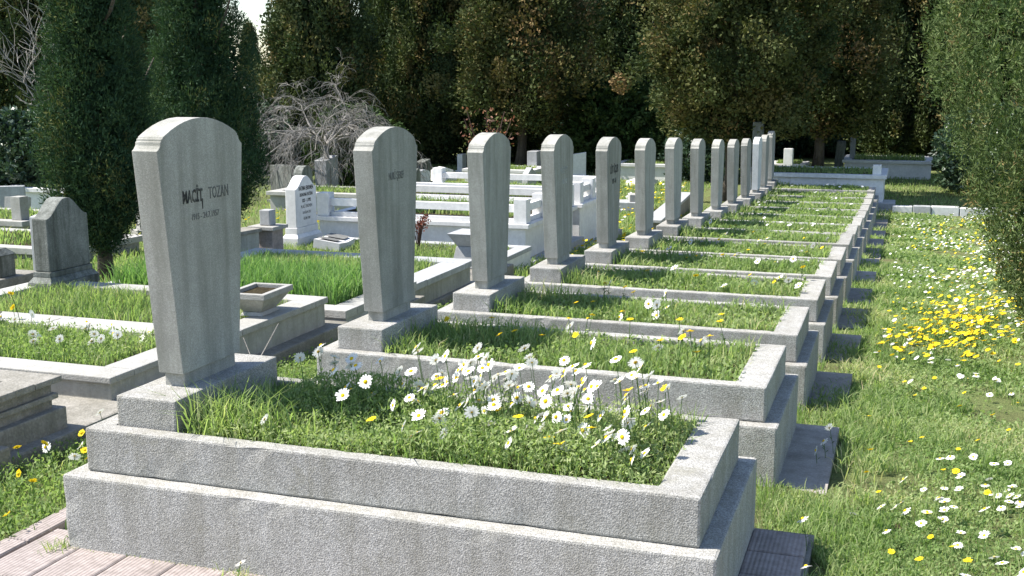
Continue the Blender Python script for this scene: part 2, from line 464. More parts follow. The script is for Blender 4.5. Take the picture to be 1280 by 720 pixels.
# paving of ribbed pavers round the nearest grave and along the foot of the row
PW, PL = 0.186, 0.372
paver_me = MB().box(-PW / 2 + .003, PW / 2 - .003, -PL / 2 + .003, PL / 2 - .003, -0.05, 0).mesh('paver', 'paver', 0.004, 1)
paver_half = MB().box(-PW / 2 + .003, PW / 2 - .003, -PW / 2 + .003, PW / 2 - .003, -0.05, 0).mesh('paver', 'paver', 0.004, 1)
border_me = MB().box(-.043, .043, -PL / 2 + .003, PL / 2 - .003, -0.05, 0.004).mesh('border_paver', 'paver', 0.004, 1)
def paving(i):
    y0, z0 = ROWY[i], ROWZ[i]
    base = MB().box(-0.26, 2.25, -0.06, 0.86, -0.25, -0.006 if i else -0.02)
    if i == 0:
        base.box(-0.26, 2.6, -2.6, -0.06, -0.25, -0.02)
    p = base.obj('paving', 'pad' if i else 'concrete', None, 0, (0, y0, z0))
    tag(p, 'paving of pinkish ribbed pavers round the nearest grave' if i == 0 else 'paved strip beside the foot of grave %d of the row' % (i + 1), 'paving', kind='structure')
    jit = lambda: (random.uniform(-.004, .004), random.uniform(-.004, .004), random.uniform(-.006, .006))
    if i == 0:
        for c in range(15):
            for r in range(7):
                x = -0.195 + PW * (c + .5); y = -0.31 + PL - PL * (r + .5)
                if 0.1 < x < 1.95 and y > 0.1: continue
                link('paver', paver_me, p, (x, y, random.uniform(-.003, .002)), jit())
        for r in range(9):
            link('border_paver', border_me, p, (-0.245, -2.3 + PL * (r + .5), 0), jit())
        rows = [(.155 + .186 * k) for k in range(4)]
    else:
        rows = []
    for y in rows:
        link('paver', paver_half, p, (2.145, y, random.uniform(-.004, .002)), jit())
for i in range(14): paving(i)

# ------------------------------------------------------------------ the row of fourteen graves
L_, W_, HU, HL, MG = 2.0, 0.771, 0.146, 0.244, 0.055
base_me = MB().box(-MG, L_ + MG, -MG, W_ + MG, -0.12, HL).mesh('base_course', 'aggregate', 0.009, 2, wear=.0022)
rim_me = MB().ring(0, L_, 0, W_, HL + .001, HL + HU, (0.075, 0.13, 0.062, 0.062)).mesh('rim', 'aggregate', 0.008, 2, wear=.0022)
soil_me = MB().box(0.07, L_ - 0.125, 0.058, W_ - 0.058, HL + .002, HL + HU - 0.035).mesh('soil', 'soil')
PED = (0.075, 0.301, 0.068, 0.703)
HR = HL + HU
def stele_profile(b, tp, zs, zc, pk, n=14):
    c = W_ / 2
    hb, ht, ha = b / 2, tp / 2, tp / 2 - 0.034
    right = [(hb, 0), (ht, zs), (ht - 0.010, zs + 0.006), (ht - 0.019, zs + 0.016), (ht - 0.021, zs + 0.028), (ht - 0.026, zs + 0.029), (ht - 0.027, zs + 0.037), (ha, zs + 0.038), (ha - .001, zc)]
    arch = []
    for k in range(1, n):
        x = ha * math.cos(math.pi * k / n)
        arch.append((x, zc + (pk - zc) * (1 - (x / ha) ** 2)))
    left = [(-x, z) for x, z in reversed(right)]
    return [(x, z) for x, z in right + arch + left]
slab_me = MB().prism_x(stele_profile(0.344, 0.492, 0.743, 0.785, 0.841), -0.0475, 0.0475).mesh('slab', 'cast', 0.0028, 2)
slab_pale = slab_me.copy(); slab_pale.materials[0] = M['castpale']
neck_me = MB().box(-0.0385, 0.0385, -0.155, 0.155, -0.01, 0.05).mesh('neck', 'cast', 0.003, 1)
ped_me = MB().box(-0.113, 0.113, -0.3175, 0.3175, -0.06, 0.0975).mesh('pedestal', 'aggregate', 0.008, 2, wear=.002)

ORD = ['nearest', 'second', 'third', 'fourth', 'fifth', 'sixth', 'seventh', 'eighth', 'ninth', 'tenth', 'eleventh', 'twelfth', 'thirteenth', 'farthest']

def text_mesh(txt, size, mat, xs=0.7, ext=0.0012, bold=0.0):
    cu = bpy.data.curves.new('inscription', 'FONT')
    cu.body = txt; cu.size = size; cu.align_x = 'CENTER'; cu.extrude = ext; cu.resolution_u = 2; cu.offset = size * .028 if mat == 'letter' else 0.0
    o = bpy.data.objects.new('inscription', cu); COL.objects.link(o)
    bpy.context.view_layer.update()
    me = bpy.data.meshes.new_from_object(o.evaluated_get(bpy.context.evaluated_depsgraph_get()))
    bpy.data.objects.remove(o); bpy.data.curves.remove(cu)
    me.transform(Matrix.Diagonal((xs, 1, 1, 1)))
    me.materials.clear(); me.materials.append(M[mat]); me.name = 'inscription'
    return me
def put_text(txt, size, mat, parent, x, y, z, xs=0.7):
    # reads along +y on a face looking to +x
    o = link('inscription', text_mesh(txt, size, mat, xs), parent)
    o.matrix_local = Matrix(((0, 0, 1, x), (1, 0, 0, y), (0, 1, 0, z), (0, 0, 0, 1)))
    return o

HSL = ['tall grey headstone with black painted name on the nearest grave',
       'weather streaked headstone on the second grave of the row',
       'dark streaked headstone on the third grave, in front of the rose bush',
       'headstone with faint pale lettering on the fourth grave of the row',
       'headstone with two short black lines on the fifth grave of the row'] + \
      ['%s headstone of the receding row, %s' % (o, e) for o, e in zip(ORD[5:], [
       'sixth grave from the front', 'between sixth and eighth graves', 'before the thin tree trunk', 'beside the thin tree trunk', 'tenth grave from the front',
       'in front of the pale stone', 'paler than its neighbours', 'just behind the pale one', 'at the end of the row'])]
for i in range(14):
    y, z = ROWY[i], ROWZ[i]
    rz = random.uniform(-.004, .004)
    g = empty('grave', (0, y, z), rz, 'two-tier grey stone grave surround with planted bed, %s of the row' % ORD[i], 'grave', 'graves of the long row')
    link('base_course', base_me, g); link('rim', rim_me, g); link('soil', soil_me, g)
    h = empty('headstone', (0.19, y + W_ / 2, z + HR), rz + random.uniform(-.008, .008), HSL[i], 'headstone', 'headstones of the long row')
    if i: h.rotation_euler.y = random.uniform(-.013, .013); h.rotation_euler.x = random.uniform(-.010, .010)
    link('pedestal', ped_me, h); link('neck', neck_me, h, (0, 0, 0.0975)); s = link('slab', slab_pale if i == 11 else slab_me, h, (0, 0, 0.1435))
    if i == 0:
        put_text('MACİT', 0.058, 'letter', s, 0.0478, -0.068, 0.565, 0.62)
        put_text('TOZAN', 0.058, 'letterfade', s, 0.0478, 0.086, 0.567, 0.60)
        put_text('1915 - 24.7.1957', 0.030, 'letterworn', s, 0.0478, 0.0, 0.505, 0.8)
        # the run of paint below the T
        MB().prism_x([(-.0015, 0), (.0015, 0), (.004, .035), (-.004, .035)], 0, .0012).obj('paint_run', 'letter', s, 0, (0.0478, -0.0135, 0.537))
    if i == 1: put_text('NURİ ŞEREF', 0.05, 'letterworn', s, 0.0478, 0, 0.60, 0.6)
    if i == 3:
        put_text('ALİ SEVKET', 0.06, 'letterpale', s, 0.0478, 0, 0.575, 0.6); put_text('1900 - 1962', 0.045, 'letterpale', s, 0.0478, 0, 0.50, 0.6)
    if i == 4:
        put_text('LÜT ÜÇLER', 0.085, 'letter', s, 0.0478, 0, 0.555, 0.62); put_text('1911 - 64', 0.055, 'letter', s, 0.0478, 0, 0.47, 0.62)
# a taller dark stone standing behind the end of the row
h = empty('headstone', (-0.15, 19.0, -0.9), 0.05, 'tall dark square-topped stone behind the end of the row', 'headstone')
MB().box(-.09, .09, -.22, .22, 0.12, 1.55).obj('slab', 'oldstone', h, .006); MB().box(-.14, .14, -.3, .3, -.1, .12).obj('plinth', 'marblegrey', h, .006)

# ------------------------------------------------------------------ the neighbouring row on the left
def ledge():
    """low concrete strip in steps along the left plots"""
    o = empty('retaining_kerb', (0, 0, 0), 0, 'low dirty concrete kerb running along the foot of the left-hand plots', 'kerb')
    segs = [(-1.2, 0.55, .82), (0.55, 2.45, .88), (2.45, 3.85, 1.0), (3.85, 5.25, 1.04), (5.25, 7.6, 1.1)]
    for (a, b, x) in segs:
        z = float(gz((a + b) / 2))
        MB().box(-x - .55, -x, a + .002, b - .002, z - .2, z + .10).obj('kerb_block', 'concrete', o, .012)
ledge()

def plot(name, x0, x1, y0, y1, z0, zt, t, wall, cap, label, cat='grave', capo=0.03, capt=0.035, soil='soil', soil_drop=0.03, div=0):
    o = empty(name, (0, 0, 0), 0, label, cat)
    o.location = (x1, y0, z0)
    X0, Y1 = x0 - x1, y1 - y0
    MB().ring(X0, 0, 0, Y1, -0.15, zt - z0 - capt, t).obj('wall', wall, o, .004)
    H = zt - z0
    # cap pieces butted end to end
    e = capo; n = max(1, int(div))
    def piece(a0, a1, b0, b1):
        MB().box(a0 + .0015, a1 - .0015, b0 + .0015, b1 - .0015, H - capt + .001, H + random.uniform(-.002, .002)).obj('cap_stone', cap, o, .006, rot=(0, 0, 0))
    tt = t + e if not isinstance(t, tuple) else t[0] + e
    L = -X0
    for k in range(n):
        a = X0 - e + (L + 2 * e) * k / n; b = X0 - e + (L + 2 * e) * (k + 1) / n
        piece(a, b, -e, tt - e); piece(a, b, Y1 - tt + e, Y1 + e)
    piece(X0 - e, X0 + tt - e, tt - e, Y1 - tt + e); piece(-tt + e, e, tt - e, Y1 - tt + e)
    MB().box(X0 + .02, -.02, .02, Y1 - .02, -0.1, H - soil_drop - capt * .2).obj('soil', soil, o)
    return o

ZA = 0.10
plot('grave', -3.1, -0.98, 0.05, 0.98, float(gz(.5)) + .1, 0.235, .13, 'concrete', 'concrete', 'moulded grey kerb grave at the left edge, lowest in view', 'grave', .035, .03)
plot('grave', -3.3, -1.03, 1.43, 2.44, float(gz(1.9)) + .1, 0.115, .16, 'render', 'limekerb', 'low kerbed grave full of daisies left of the nearest headstone', 'grave', .02, .035, div=2)
plot('grave', -3.35, -1.10, 2.52, 3.70, float(gz(3.1)) + .1, 0.075, .15, 'render', 'limekerb', 'grave with square stone flower bowl on its foot kerb', 'grave', .02, .04, div=2)
plot('grave', -3.3, -1.06, 3.92, 5.1, float(gz(4.5)), -0.055, .16, 'marblegrey', 'limekerb', 'low kerbed grave filled with tall lush grass', 'grave', .01, .06)
plot('grave', -3.3, -1.14, 5.25, 6.5, float(gz(5.9)), -0.10, .2, 'render', 'marblegrey', 'raised grave with thick grey cap behind the second headstone', 'grave', .035, .055)
plot('grave', -4.05, -1.3, 7.2, 8.75, float(gz(8)), -0.30, .14, 'marble', 'marblegrey', 'low grave before the white carved headstone', 'grave', .01, .05)

o = [q for q in COL.objects if q.name == 'grave.014'][0]
MB().ring(-2.16, .04, -.04, .97, -.12, .035, .05).obj('plinth_moulding', 'concrete', o, .008)
MB().ring(-2.14, .02, -.02, .95, .075, .10, .04).obj('cap_moulding', 'concrete', o, .006)
# flower bowl
b = empty('flower_bowl', (-1.235, 3.12, 0.078), R(3), 'square flared stone flower bowl on a kerb of the left-hand plots', 'flower bowl')
MB().frustum((0, 0), (.075, .115), (0, 0), (.062, .10), 0, .022).obj('foot', 'limekerb', b, .004)
bw = MB().frustum((0, 0), (.06, .095), (0, 0), (.125, .18), .022, .115)
bw.ring(-.135, .135, -.19, .19, .115, .15, .035).obj('bowl', 'limekerb', b, .004)
MB().box(-.095, .095, -.15, .15, .112, .128).obj('soil', 'soil', b)
# second bowl, grey
b = empty('flower_bowl', (-1.42, 7.33, -0.30), 0, 'grey square stone flower bowl behind the second headstone', 'flower bowl')
MB().frustum((0, 0), (.17, .17), (0, 0), (.13, .13), 0, .2).obj('foot', 'marblegrey', b, .006)
MB().frustum((0, 0), (.12, .12), (0, 0), (.2, .2), .2, .33).obj('bowl', 'marblegrey', b, .006)

def carved_stone(name, x, y, z, w_, th, hsh, hpk, mat, label, base=(0.05, 0.2), plinth=None, rz=0):
    """ogee-topped upright facing +x on two set-offs"""
    o = empty(name, (x, y, z), rz, label, 'headstone')
    hw = w_ / 2
    pts = [(hw, 0), (hw, hsh)]
    for k in range(1, 9):
        u = k / 8
        pts.append((hw * (1 - u * .92), hsh + (hpk - hsh) * (u * u * (3 - 2 * u))))
    pts2 = [(-a, c) for a, c in reversed(pts)]
    b0 = base[1]
    MB().prism_x(pts + pts2, -th / 2, th / 2).obj('slab', mat, o, .008, (0, 0, b0 + .001))
    MB().frustum((0, 0), (th / 2 + .035, hw + .045), (0, 0), (th / 2 + .008, hw + .012), b0 * .55, b0 * .55 + .04).box(-th / 2 - .008, th / 2 + .008, -hw - .012, hw + .012, b0 * .55 + .04, b0).obj('moulding', mat, o, .004)
    MB().box(-th / 2 - .035, th / 2 + .035, -hw - .045, hw + .045, -.1, b0 * .55 - .001).obj('plinth', mat, o, .006)
    return o
carved_stone('headstone', -3.16, 3.68, 0.0, 0.42, 0.13, 0.37, 0.50, 'oldstone', 'blackened old headstone with curved shoulders at far left', (0.05, 0.17))
o = carved_stone('headstone', -3.80, 8.27, -0.36, 0.46, 0.13, 0.42, 0.55, 'marble', 'white carved headstone with rows of dark lettering', (0.05, 0.24))
for k, (tx, sz, mt) in enumerate([('FATMA ERKMEN', .062, 'letter'), ('RUHUNA FATİHA', .05, 'letter'), ('1327 - 1.1992', .05, 'letter'), ('M.ALİ ERKMEN', .052, 'letterworn'), ('DOĞUM 1927', .042, 'letterworn'), ('ÖLÜM 1987', .042, 'letterworn')]):
    put_text(tx, sz, mt, o, 0.0655, 0.0, 0.24 + 0.40 - k * 0.065, 0.72)
bk = empty('stone_book', (-3.30, 8.05, -0.33), R(4), 'tilted white stone book in front of the white carved headstone', 'stone book')
for sy in (-1, 1):
    MB().prism_x([(0, 0), (sy * .21, 0), (sy * .21, .10), (0, .085)] if sy > 0 else [(sy * .21, 0), (0, 0), (0, .085), (sy * .21, .10)], -.15, .15).obj('page_block', 'marble', bk, .004, (0, 0, 0.02), (0, R(8), 0))
    MB().box(-.11, .11, sy * .03 if sy > 0 else -.18, .18 if sy > 0 else -.03, 0, .002).obj('engraving', 'letterworn', bk, 0, (0, 0, .122), (R(-4) * -sy, R(8), 0))

# brick post and pale wall beside the juniper
o = empty('boundary_wall', (-3.9, 6.0, float(gz(6))), R(-8), 'low pale rendered wall beside the conical juniper', 'wall')
MB().box(-.09, .09, -.2, 1.15, -.2, .34).obj('wall', 'render', o, .006); MB().box(-.11, .11, -.22, 1.17, .341, .38).obj('coping', 'concrete', o, .006)
o = empty('stone_post', (-3.68, 7.35, float(gz(7.3))), 0, 'reddish stone post left of the white carved headstone', 'post')
MB().box(-.11, .11, -.11, .11, -.1, .42).obj('shaft', 'paver', o, .006); MB().box(-.15, .15, -.15, .15, .421, .46).obj('cap', 'limekerb', o, .006); MB().box(-.06, .06, -.06, .06, .461, .62).obj('finial', 'marblegrey', o, .01)
o = empty('leaning_slab', (-2.45, 5.0, -.17), R(20), 'dark broken slab leaning in the tall grass', 'slab')
MB().prism_x([(-.16, 0), (.16, 0), (.13, .22), (-.02, .30), (-.15, .2)], -.03, .03).obj('slab', 'oldstone', o, .005, rot=(0, R(-24), 0))

# white marble family tombs with posts and rails
def rail_tomb(x0, x1, y0, y1, z0, zw, label, panels=5, second=False, soilz=.06):
    o = empty('marble_tomb', (x1, y0, z0), 0, label, 'tomb')
    X = x0 - x1; Y = y1 - y0; H = zw - z0
    MB().box(X - .12, .12, -.12, Y + .12, -.2, .06).obj('step', 'marblegrey', o, .01)
    MB().box(X + .02, -.02, .02, Y - .02, .061, H - .05).obj('core', 'marblegrey', o)
    for k in range(panels):
        a = X + (-X) * k / panels; b = X + (-X) * (k + 1) / panels
        MB().box(a + .002, b - .002, 0, .019, .062, H - .051).obj('panel', 'marble', o, .002)
    n2 = max(2, round(Y / .8))
    for k in range(n2):
        a = .02 + (Y - .02) * k / n2; b = .02 + (Y - .02) * (k + 1) / n2
        MB().box(-.019, 0, a + .002, b - .002, .062, H - .051).obj('panel', 'marble', o, .002)
    MB().ring(X - .05, .05, -.05, Y + .05, H - .05, H, .32).obj('coping', 'marble', o, .006)
    MB().box(X + .2, -.2, .2, Y - .2, H - .049, H + soilz - .03).obj('soil', 'soil', o)
    pw, ph = .075, .27
    px = [(X + .06, .06), (-.06, .06), (-.06, Y - .06), (X + .06, Y - .06), (-.06, Y * .38)]
    for (a, c) in px[:4] + ([px[4]] if Y > 1.6 else []):
        MB().box(a - pw, a + pw, c - pw, c + pw, H + .001, H + ph).obj('post', 'marble', o, .006)
    def rail(a0, a1, c0, c1, zz, hh):
        MB().box(a0, a1, c0, c1, zz, zz + hh).obj('rail', 'marble', o, .005)
    for zz, hh in ((H + .001, .05), (H + .12, .085)):
        rail(X + .06 + pw, -.06 - pw, .025, .095, zz, hh); rail(X + .06 + pw, -.06 - pw, Y - .095, Y - .025, zz, hh)
        rail(-.095, -.025, .06 + pw, Y * .38 - pw if Y > 1.6 else Y - .06 - pw, zz, hh)
        if Y > 1.6: rail(-.095, -.025, Y * .38 + pw, Y - .06 - pw, zz, hh)
    return o
rail_tomb(-3.98, -1.44, 9.0, 10.9, float(gz(9.3)), -0.10, 'front white marble tomb with corner posts and rails behind third headstone', 4)
rail_tomb(-4.1, -1.42, 11.15, 12.9, float(gz(11.9)), -0.10, 'rear white marble tomb with rails behind the fourth headstone', 4)

# ------------------------------------------------------------------ farther graves
def upright(x, y, z, w_, th, h, mat, label, top='flat', rz=0, tilt=0, face='x', pl=True):
    o = empty('headstone', (x, y, z), rz, label, 'headstone')
    hw = w_ / 2
    if top == 'flat': pr = [(hw, 0), (hw, h), (-hw, h), (-hw, 0)]
    elif top == 'gable': pr = [(hw, 0), (hw, h * .72), (0, h), (-hw, h * .72), (-hw, 0)]
    elif top == 'slant': pr = [(hw, 0), (hw, h), (-hw, h * .9), (-hw, 0)]
    else: pr = [(hw, 0), (hw, h * .8)] + [(hw * math.cos(math.pi * k / 10), h * .8 + h * .2 * math.sin(math.pi * k / 10)) for k in range(1, 10)] + [(-hw, h * .8), (-hw, 0)]
    m = MB()
    m.prism_x(pr, -th / 2, th / 2).obj('slab', mat, o, .008, (0, 0, .08), (0, tilt, 0))
    if pl: MB().box(-th / 2 - .05, th / 2 + .05, -hw - .06, hw + .06, -.12, .079).obj('plinth', mat, o, .008)
    return o
Z9 = -0.92
upright(-8.42, 17.6, Z9, .5, .26, .78, 'marblegrey', 'tall squarish grey stone under the bare tree', 'slant')
upright(-8.75, 16.6, Z9, .62, .30, .66, 'oldstone', 'broad dark slab behind the white carved headstone', 'flat', R(70))
upright(-6.95, 14.0, float(gz(14)), .36, .16, .78, 'oldstone', 'round-topped grey stone rising behind the white carved headstone', 'round')
upright(-7.75, 20.9, Z9, .4, .2, .50, 'oldstone', 'dark upright slab right of the second headstone', 'slant')
upright(-7.70, 21.9, Z9, .44, .3, .26, 'marble', 'small white gabled stone between the second and third headstones', 'gable', R(-40))
upright(-8.1, 24.2, Z9, .3, .14, .40, 'marble', 'thin white slab left of the third headstone', 'flat')
upright(-5.88, 23.3, Z9, .5, .24, .58, 'marblegrey', 'grey pillar-like stone left of the fourth headstone', 'flat')
upright(-4.88, 23.6, Z9, .34, .12, .55, 'marble', 'white slab right of the fourth headstone', 'slant', R(-75))
upright(-11.2, 12.0, float(gz(12)), .5, .12, .40, 'marblegrey', 'grey slab at the far left edge', 'flat', R(-60))
upright(-10.15, 11.0, float(gz(11)), .36, .10, .30, 'limekerb', 'cream tilted tablet at far left', 'flat', R(-70), R(-14))
upright(-4.35, 5.0, float(gz(5)), .42, .13, .66, 'marblegrey', 'grey headstone directly behind the blackened old one', 'slant')
upright(0.95, 25.8, Z9, .26, .2, .80, 'oldstone', 'weathered leaning stump-like stone beside the far white tomb', 'round', 0, R(4))
upright(1.25, 26.2, Z9, .16, .12, .85, 'marblegrey', 'slender grey pillar on the far right tomb', 'flat')
upright(-0.05, 24.0, Z9, .24, .2, .70, 'marble', 'small white stone between the dark trunks', 'flat')

def low_tomb(x0, x1, y0, y1, z0, h, mat, label, rim=.12, post=None):
    o = empty('tomb', ((x0 + x1) / 2, y0, z0), 0, label, 'tomb')
    hx = (x1 - x0) / 2; Y = y1 - y0
    n = max(2, round(2 * hx / .8))
    MB().box(-hx + .02, hx - .02, .02, Y - .02, -.15, h - .09).obj('core', 'marblegrey', o)
    for k in range(n):
        MB().box(-hx + 2 * hx * k / n + .002, -hx + 2 * hx * (k + 1) / n - .002, 0, .019, -.1, h - .07).obj('panel', mat, o, .003)
    MB().box(hx - .019, hx, .02, Y, -.1, h - .07).obj('panel', mat, o, .003)
    MB().ring(-hx - .05, hx + .05, -.05, Y + .05, h - .069, h, rim + .05).obj('coping', mat, o, .006)
    MB().box(-hx + rim, hx - rim, rim, Y - rim, h - .1, h - .015).obj('soil', 'soil', o)
    if post:
        MB().box(hx - .2, hx - .05, .05, .2, h + .001, h + post).obj('post', mat, o, .006)
    return o
low_tomb(-0.35, 2.12, 18.9, 20.6, -0.9, 0.62, 'marble', 'white marble tomb closing the end of the grave row', .14, .18)
MB_ = MB().box(-.35, .12, -.2, .5, -.1, .13)
o = empty('stone_step', (2.22, 18.95, -0.9), 0, 'flat grey step slab at the right corner of the row-end tomb', 'step'); MB_.obj('slab', 'marblegrey', o, .01)
low_tomb(1.1, 3.05, 25.6, 27.4, -0.9, 0.42, 'marble', 'low white tomb in the shade at the far right', .15)
low_tomb(-3.95, -2.1, 23.4, 24.8, -0.9, 0.38, 'marble', 'low white tomb seen between the fifth and seventh headstones', .12)
low_tomb(-7.1, -5.5, 21.8, 23.0, -0.9, 0.30, 'marble', 'low white tomb behind the rose bush', .12)
low_tomb(-0.5, 0.25, 24.6, 25.6, -0.9, 0.36, 'marble', 'small white tomb among the far trunks', .1)
low_tomb(-8.3, -6.4, 15.2, 16.4, float(gz(15.5)), 0.34, 'limekerb', 'pale terrace tomb between the bare tree and the white headstone', .15)
low_tomb(-9.6, -8.1, 8.8, 9.9, float(gz(9.2)), 0.25, 'limekerb', 'pale tomb with open rail at the far left', .12, .3)
low_tomb(-8.0, -5.9, 7.0, 8.2, float(gz(7.5)), 0.16, 'limekerb', 'pale kerbed tomb behind the blackened headstone', .12, .2)
low_tomb(-12.3, -10.3, 13.0, 14.5, float(gz(13.5)), 0.42, 'marble', 'farthest white tomb at the left edge', .14)
o = empty('boundary_wall', (-3.75, 3.55, 0.03), R(0), 'dark topped low wall at the left edge', 'wall')
MB().box(-1.4, .02, 0, .45, -.3, -.08).obj('wall', 'render', o, .005); MB().box(-1.45, .07, -.04, .5, -.079, .03).obj('coping', 'concrete', o, .01)
o = empty('stone_post', (-3.80, 3.75, 0.061), 0, 'short dark square post on the low wall at left', 'post')
MB().box(-.08, .08, -.08, .08, 0, .16).obj('shaft', 'oldstone', o, .006); MB().frustum((0, 0), (.09, .09), (0, 0), (.04, .04), .161, .21).obj('cap', 'oldstone', o, .004)

for (x, y, ww, hh, mt, tp_, rz, lb) in (
        (-6.2, 16.9, .4, .62, 'oldstone', 'round', .2, 'round-topped dark stone between white carved and second headstones'),
        (-5.2, 15.2, .34, .46, 'marblegrey', 'flat', -.3, 'small grey stone above the marble tombs, left of third headstone'),
        (-6.9, 18.9, .3, .42, 'marble', 'round', -.5, 'small white round stone left of the third headstone'),
        (-4.7, 19.2, .36, .50, 'marblegrey', 'gable', -.2, 'grey gabled stone behind the third headstone'),
        (-3.6, 20.6, .34, .40, 'oldstone', 'flat', .1, 'low dark stone right of the fourth headstone'),
        (-7.2, 10.2, .36, .5, 'limekerb', 'slant', -.5, 'pale slab behind the conical junipers'),
        (-8.9, 10.6, .4, .45, 'marble', 'gable', -.6, 'white gabled stone left of the conical junipers'),
        (-9.3, 12.4, .3, .42, 'oldstone', 'round', -.6, 'small dark stone in the far left group')):
    upright(x, y, float(gz(y)), ww, .13, hh, mt, lb, tp_, rz)

# kerb blocks at the end of the lawn
kr = empty('stone_kerb', (2.3, 18.2, -0.89), R(2), 'row of pale kerb blocks at the far end of the lawn', 'kerb')
x = .0
for k, ln in enumerate((.34, .30, .46, .52, .6)):
    MB().box(x + .006, x + ln - .006, -.09, .09, -.1, .15 + random.uniform(-.012, .012)).obj('kerb_block', 'marblegrey' if k == 1 else 'marble', kr, .012, rot=(0, 0, random.uniform(-.02, .02)))
    x += ln
# grey blocks and low dark wall seen between the row headstones
o = empty('stone_blocks', (-2.1, 17.3, -0.9), R(8), 'stacked grey blocks behind the fifth and sixth headstones', 'block')
MB().box(-.35, .32, -.25, .25, -.1, .18).obj('block', 'marblegrey', o, .012); MB().box(-.1, .25, -.15, .18, .181, .31).obj('block', 'limekerb', o, .012, rot=(0, 0, .2))
o = empty('boundary_wall', (-1.05, 14.8, float(gz(15))), R(4), 'low dark mossy wall behind the sixth headstone', 'wall')
MB().box(-.1, .1, -1.3, 2.8, -.2, .24).obj('wall', 'concrete', o, .01); MB().box(-.13, .13, -1.33, 2.83, .241, .29).obj('coping', 'marblegrey', o, .01)
for (x, y, a, lb) in ((-2.05, 13.7, .3, 'flat pale slab lying in the grass behind the fourth headstone'), (-3.05, 22.2, .9, 'broken white slab lying left of the fifth headstone')):
    o = empty('fallen_slab', (x, y, float(gz(y))), a, lb, 'slab')
    MB().prism_y([(-.3, -.05), (.28, -.05), (.30, .12), (.1, .16), (-.26, .10)], -.22, .22).obj('slab', 'limekerb' if y < 20 else 'marble', o, .012)

# ------------------------------------------------------------------ trees
def crown_mesh(name, prof, h0, h1, nclump, per, cr, ll, lw, seed, mat, lump=.22, up=.7, core=.62, tshift=0., hbias=1.0, lumpf=1.0, ez=1.0, inner=9000):
    rg = np.random.default_rng(seed)
    ph = rg.uniform(0, 6.28, 10)
    def bumpy(th, h):
        return 1 + lump * (0.5 * np.sin(3 * th + ph[0] + h * 2.1 * lumpf) + 0.45 * np.sin(5 * th + ph[1] - h * 3.3 * lumpf) + 0.4 * np.sin(2 * th + ph[2] + h * 5.1 * lumpf) + .35 * np.sin(9 * th + ph[3] + h * 7.7 * lumpf))
    u = rg.uniform(0, 1, nclump) ** hbias
    h = h0 + (h1 - h0) * u
    th = rg.uniform(0, 2 * np.pi, nclump)
    dep = np.where(rg.uniform(size=nclump) < .75, rg.uniform(.86, 1.08, nclump), rg.uniform(.45, .9, nclump))
    r = prof(h) * bumpy(th, h) * dep
    c = np.c_[np.cos(th) * r, np.sin(th) * r, h]
    out = unit(np.c_[np.cos(th), np.sin(th), np.full(nclump, up)])
    ct = rg.normal(.48, .26, nclump) + tshift
    sc = rg.uniform(.6, 1.4, nclump)
    n = nclump * per
    C = np.repeat(c, per, 0); O = np.repeat(out, per, 0); S = np.repeat(sc, per)
    e = unit(rg.normal(size=(n, 3))) * (rg.uniform(.15, 1, n) ** .5)[:, None]
    e[:, 2] *= ez
    off = e * (cr * S)[:, None]
    d = unit(O * .7 + e * .5 + rg.normal(size=(n, 3)) * .45)
    Lq = leaf_quads(C + off, d, ll * rg.uniform(.6, 1.4, n), lw * rg.uniform(.6, 1.4, n), rg, unit(e + O * .45), .18)
    t = np.repeat(ct, per) + rg.normal(0, .06, n)
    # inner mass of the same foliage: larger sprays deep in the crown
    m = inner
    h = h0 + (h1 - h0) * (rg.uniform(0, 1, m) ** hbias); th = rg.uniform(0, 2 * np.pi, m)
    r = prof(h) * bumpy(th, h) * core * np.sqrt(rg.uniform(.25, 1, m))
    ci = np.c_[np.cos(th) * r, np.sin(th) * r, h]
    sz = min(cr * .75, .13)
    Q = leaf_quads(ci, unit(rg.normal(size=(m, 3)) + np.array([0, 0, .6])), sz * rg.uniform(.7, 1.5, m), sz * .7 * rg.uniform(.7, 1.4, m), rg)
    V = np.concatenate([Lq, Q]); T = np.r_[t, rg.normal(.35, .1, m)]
    return quadmesh(name, V, T, mat)

def trunk_mb(h, r0, r1, seed, bends=.06, limbs=6, hl=.3, ll=.8):
    rg = random.Random(seed)
    mb = MB(); n = 8
    pts = []; x = y = 0
    for k in range(n + 1):
        pts.append((x, y, h * k / n - .15)); x += rg.uniform(-bends, bends); y += rg.uniform(-bends, bends)
    mb.tube(pts, [r0 * (1.5 if k == 0 else 1) + (r1 - r0) * k / n for k in range(n + 1)], 9)
    for k in range(limbs):
        j = rg.uniform(hl, .95) * n; p = Vector(pts[int(j)]); a = rg.uniform(0, 6.28)
        d = Vector((math.cos(a), math.sin(a), rg.uniform(.6, 1.4)))
        mb.tube([p, p + d * ll * .5, p + d * ll + Vector((0, 0, ll * .3))], [r1 * 1.0 + .01, r1 * .6 + .006, r1 * .25], 5)
    return mb

def tree(name, loc, crown_me, trunk_me, label, group=None, rz=0, s=1.0, cat='tree'):
    o = empty(name, loc, rz, label, cat, group)
    o.scale = (s, s, s)
    link('trunk', trunk_me, o); link('crown', crown_me, o)
    return o

col_prof = lambda R_, H, h0: (lambda h: R_ * np.clip((h - h0 + .12) / .9, 0, 1) ** .55 * np.clip(1 - ((h - h0) / (H - h0)), 0, 1) ** .55 * 1.12)
